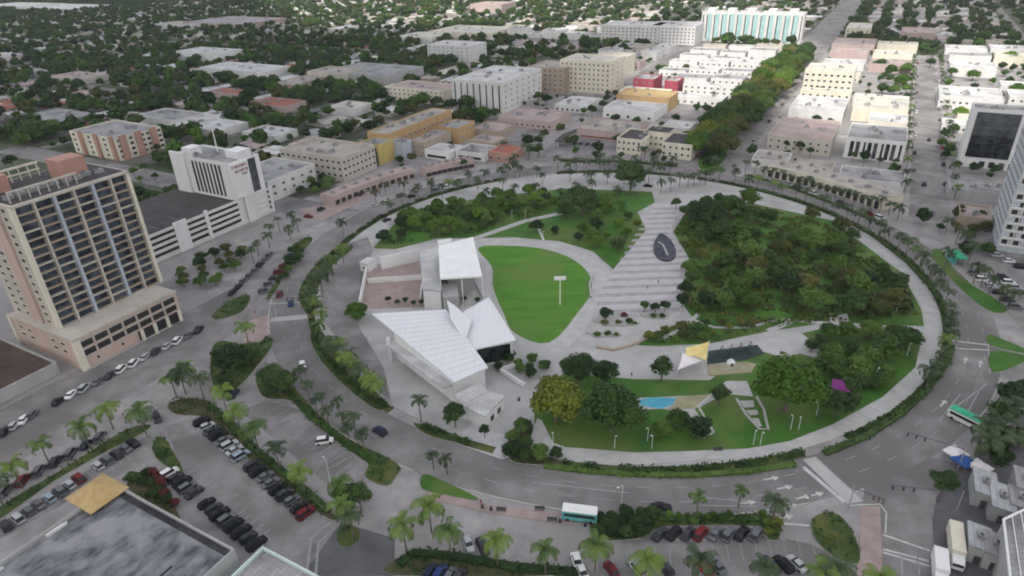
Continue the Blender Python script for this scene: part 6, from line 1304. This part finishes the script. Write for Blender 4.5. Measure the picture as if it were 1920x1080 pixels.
o = hw.build('distant_housing', ['cream_wall']); o['kind'] = 'stuff'
o2 = hr.build('distant_house_roofs', ['white_roof', 'grey_roof', 'tan_roof', 'cream_roof', 'pink_roof'], o); o2['kind'] = 'stuff'
# trees: nearest as things, the rest one canopy
tc = []
def near_house(x, y, r):
    return any(abs(x - a) < r and abs(y - b) < r for a, b in HALL)
HALL = [(c[1], c[2]) for c in cand]
grid = {}
for a, b in HALL: grid.setdefault((int(a // 20), int(b // 20)), []).append((a, b))
def hitsh(x, y, r):
    gx, gy = int(x // 20), int(y // 20)
    return any(math.hypot(x - a, y - b) < r for i in (-1, 0, 1) for j in (-1, 0, 1) for a, b in grid.get((gx + i, gy + j), ()))
for s in np.arange(5, 2900, 8.6):
    for t in np.arange(-1100, 2600, 8.6):
        downtown = (-122 < t < 160 and s < 560) or (t < -110 and s < 545)
        if s < 60 and t < 165: continue
        if downtown and random.random() < .62: continue
        if random.random() < (.10 if t > 300 else .34 if t > -150 else .2): continue
        x, y = W(s + random.uniform(-3.5, 3.5), t + random.uniform(-3.5, 3.5)); px, py = proj(x, y, 6)
        if not (-40 < px < 1960 and -30 < py < 1080): continue
        d = math.hypot(x, y)
        if d > 1000 and random.random() < .35: continue
        R = random.uniform(2.8, 7.6)
        if downtown: R *= .55
        if hitsh(x, y, 9 + R * .3) or blocked(x, y, R * .45): continue
        tc.append((d, x, y, R))
for s in np.arange(-60, 150, 7.5):          # trees nearer, left of the hotel and office
    for t in np.arange(175, 300, 7.5):
        if random.random() < .35: continue
        x, y = W(s + random.uniform(-3, 3), t + random.uniform(-3, 3)); R = random.uniform(2.6, 4.8)
        if s > 5 and t > 200: continue
        if blocked(x, y, R * .6): continue
        tc.append((math.hypot(x, y), x, y, R))
tc.sort()
NB_ = sum(o.name.startswith('broadleaf_tree') for o in col.objects); NT = max(0, 292 - NB_)
print('individual broadleaf', NB_, flush=True)
LK = [('leaf', 'green'), ('leaf', 'green'), ('leaf_dark', 'dark green'), ('leaf_dark', 'dark green'), ('leaf_brown', 'brownish green'), ('leaf_bright', 'bright green')]
for (d, x, y, R) in tc[:NT]:
    k, n_ = random.choice(LK); tree(x, y, R, R * .85, k, 'mid' if d < 480 else 'low', n_ + ' tree', 'trees of the left and rear districts')
lowA = []
for c in CROWN_LOW:
    v, f = mesh_arrays(c); lowA.append((v, np.array([p for p in f if len(p) == 4]), [p for p in f if len(p) != 4]))
VV = []; FF = []; MM = []; n = 0
for (d, x, y, R) in tc[NT:]:
    v, f, _ = lowA[random.randrange(4)]
    if d > 900: keep = rng.random(len(f)) < .6; f = f[keep]
    a = random.uniform(0, 6.28); c, s_ = math.cos(a), math.sin(a); q = v * (R, R, R * random.uniform(.7, 1.0))
    VV.append(np.stack([q[:, 0] * c - q[:, 1] * s_ + x, q[:, 0] * s_ + q[:, 1] * c + y, q[:, 2] + R * .8 + .5], 1)); FF.append(f + n); MM.append(np.full(len(f), random.choice([0, 0, 1, 1, 0, 2, 3]))); n += len(v)
VV = np.vstack(VV); FF = np.vstack(FF); MM = np.concatenate(MM)
me = bpy.data.meshes.new('tree_canopy'); me.vertices.add(len(VV)); me.vertices.foreach_set('co', VV.astype(np.float32).ravel()); me.loops.add(FF.size); me.loops.foreach_set('vertex_index', FF.astype(np.int32).ravel())
me.polygons.add(len(FF)); me.polygons.foreach_set('loop_start', np.arange(0, FF.size, 4, dtype=np.int32)); me.polygons.foreach_set('material_index', MM.astype(np.int32))
for k in ('leaf', 'leaf_dark', 'leaf_brown', 'leaf_bright'): me.materials.append(M[k])
me.update(calc_edges=True); o = link('tree_canopy', me); o['kind'] = 'stuff'
print('trees', len(TREES), 'palms', len(PALMS), 'canopy', len(tc), 'houses', len(cand), 'cars', len(CARS), 'objects', len(col.objects))

# ------------------------------------------------------------------ air over the city
hm = bpy.data.materials.new('city_air'); hm.use_nodes = True; hn = hm.node_tree; hn.nodes.remove(hn.nodes['Principled BSDF']); hv = hn.nodes.new('ShaderNodeVolumePrincipled')
hv.inputs['Color'].default_value = (.93, .96, 1, 1); hv.inputs['Density'].default_value = .00005; hn.links.new(hv.outputs[0], hn.nodes['Material Output'].inputs['Volume']); M['haze'] = hm
ho = MB().box(-3000, 3000, -1500, 4600, -1, 114).build('haze', 'haze'); ho['kind'] = 'stuff'
scene.cycles.volume_bounces = 2; scene.cycles.max_bounces = 7

# ------------------------------------------------------------------ labels that single each repeat out
LMK = [('the balcony tower', W(-118, 130)), ('the white hotel', W(-26, 165)), ('the hotel garage', W(-60, 166)), ('the beige office', W(45, 166)), ('the yellow striped block', W(75, 160)), ('the red shop', g(945, 285)),
       ('the white condominium', g(910, 205)), ('the cream tower', g(1110, 175)), ('the bright white hall', g(1190, 215)), ('the cream inn', g(1225, 280)), ('the boulevard trees', W(260, 0)), ('the cream four storey block', g(1555, 172)),
       ('the finned block', g(1645, 300)), ('the black glass tower', g(1845, 320)), ('the bluish white tower', g(1880, 480)), ('the curved arcade', g(1540, 372)), ('the teal slab', g(1410, 80)), ('the rose arcade', g(1600, 95)),
       ('the terracotta apartments', g(215, 300)), ('the big white roof', g(455, 140)), ('the lone white block', g(855, 105)), ('the fountain', g(1245, 465)), ('the oval lawn', g(1000, 550)), ('the stage canopy', g(860, 520)),
       ('the metal roofed building', g(790, 660)), ('the blue splash pad', g(1230, 757)), ('the yellow sail', g(1305, 670)), ('the purple play tower', g(1573, 740)), ('the bottom crosswalk', g(1560, 900)), ('the white roofed bus', g(1087, 965)),
       ('the mustard pavilion', g(190, 945)), ('the grass island', g(1570, 1010)), ('the green shuttle bus', g(1812, 780)), ('the green bus shelter', g(1790, 490)), ('the round island tree', g(520, 716)), ('the pink shop row', g(750, 345)), ('the low red roof', g(515, 200)), ('the grey hall', g(320, 225))]
ORD = ['first', 'second', 'third', 'fourth', 'fifth', 'sixth', 'seventh', 'eighth', 'ninth', 'tenth', 'eleventh', 'twelfth', 'thirteenth', 'fourteenth', 'fifteenth', 'sixteenth', 'seventeenth', 'eighteenth', 'nineteenth', 'twentieth']
def ordn(i): return ORD[i] if i < 20 else {2: 'twenty', 3: 'thirty', 4: 'forty', 5: 'fifty', 6: 'sixty'}[(i + 1) // 10] + ('-' + ORD[(i + 1) % 10 - 1] if (i + 1) % 10 else 'th')
groups = {}
for o in AUTO:
    c = tuple(o['_c']); px, py = proj(*c); best = min(LMK, key=lambda l: math.hypot(l[1][0] - c[0], l[1][1] - c[1])); lx, ly = proj(best[1][0], best[1][1], 0)
    dx, dy = px - lx, (py - ly) * 1.6
    rel = ('right of' if dx > 0 else 'left of') if abs(dx) > abs(dy) else ('in front of' if dy > 0 else 'behind')
    groups.setdefault(f"{o['label']} {rel} {best[0]}", []).append((px, o))
for k, lst in groups.items():
    lst.sort(key=lambda a: a[0]); n = len(lst)
    for i, (px, o) in enumerate(lst):
        if n == 1: o['label'] = k
        elif i == n - 1: o['label'] = k + ', the rightmost of these'
        elif i == 0: o['label'] = k + ', the leftmost of these'
        else: o['label'] = f'{k}, {ordn(i)} from the left'
for o in col.objects:
    if '_c' in o: del o['_c']
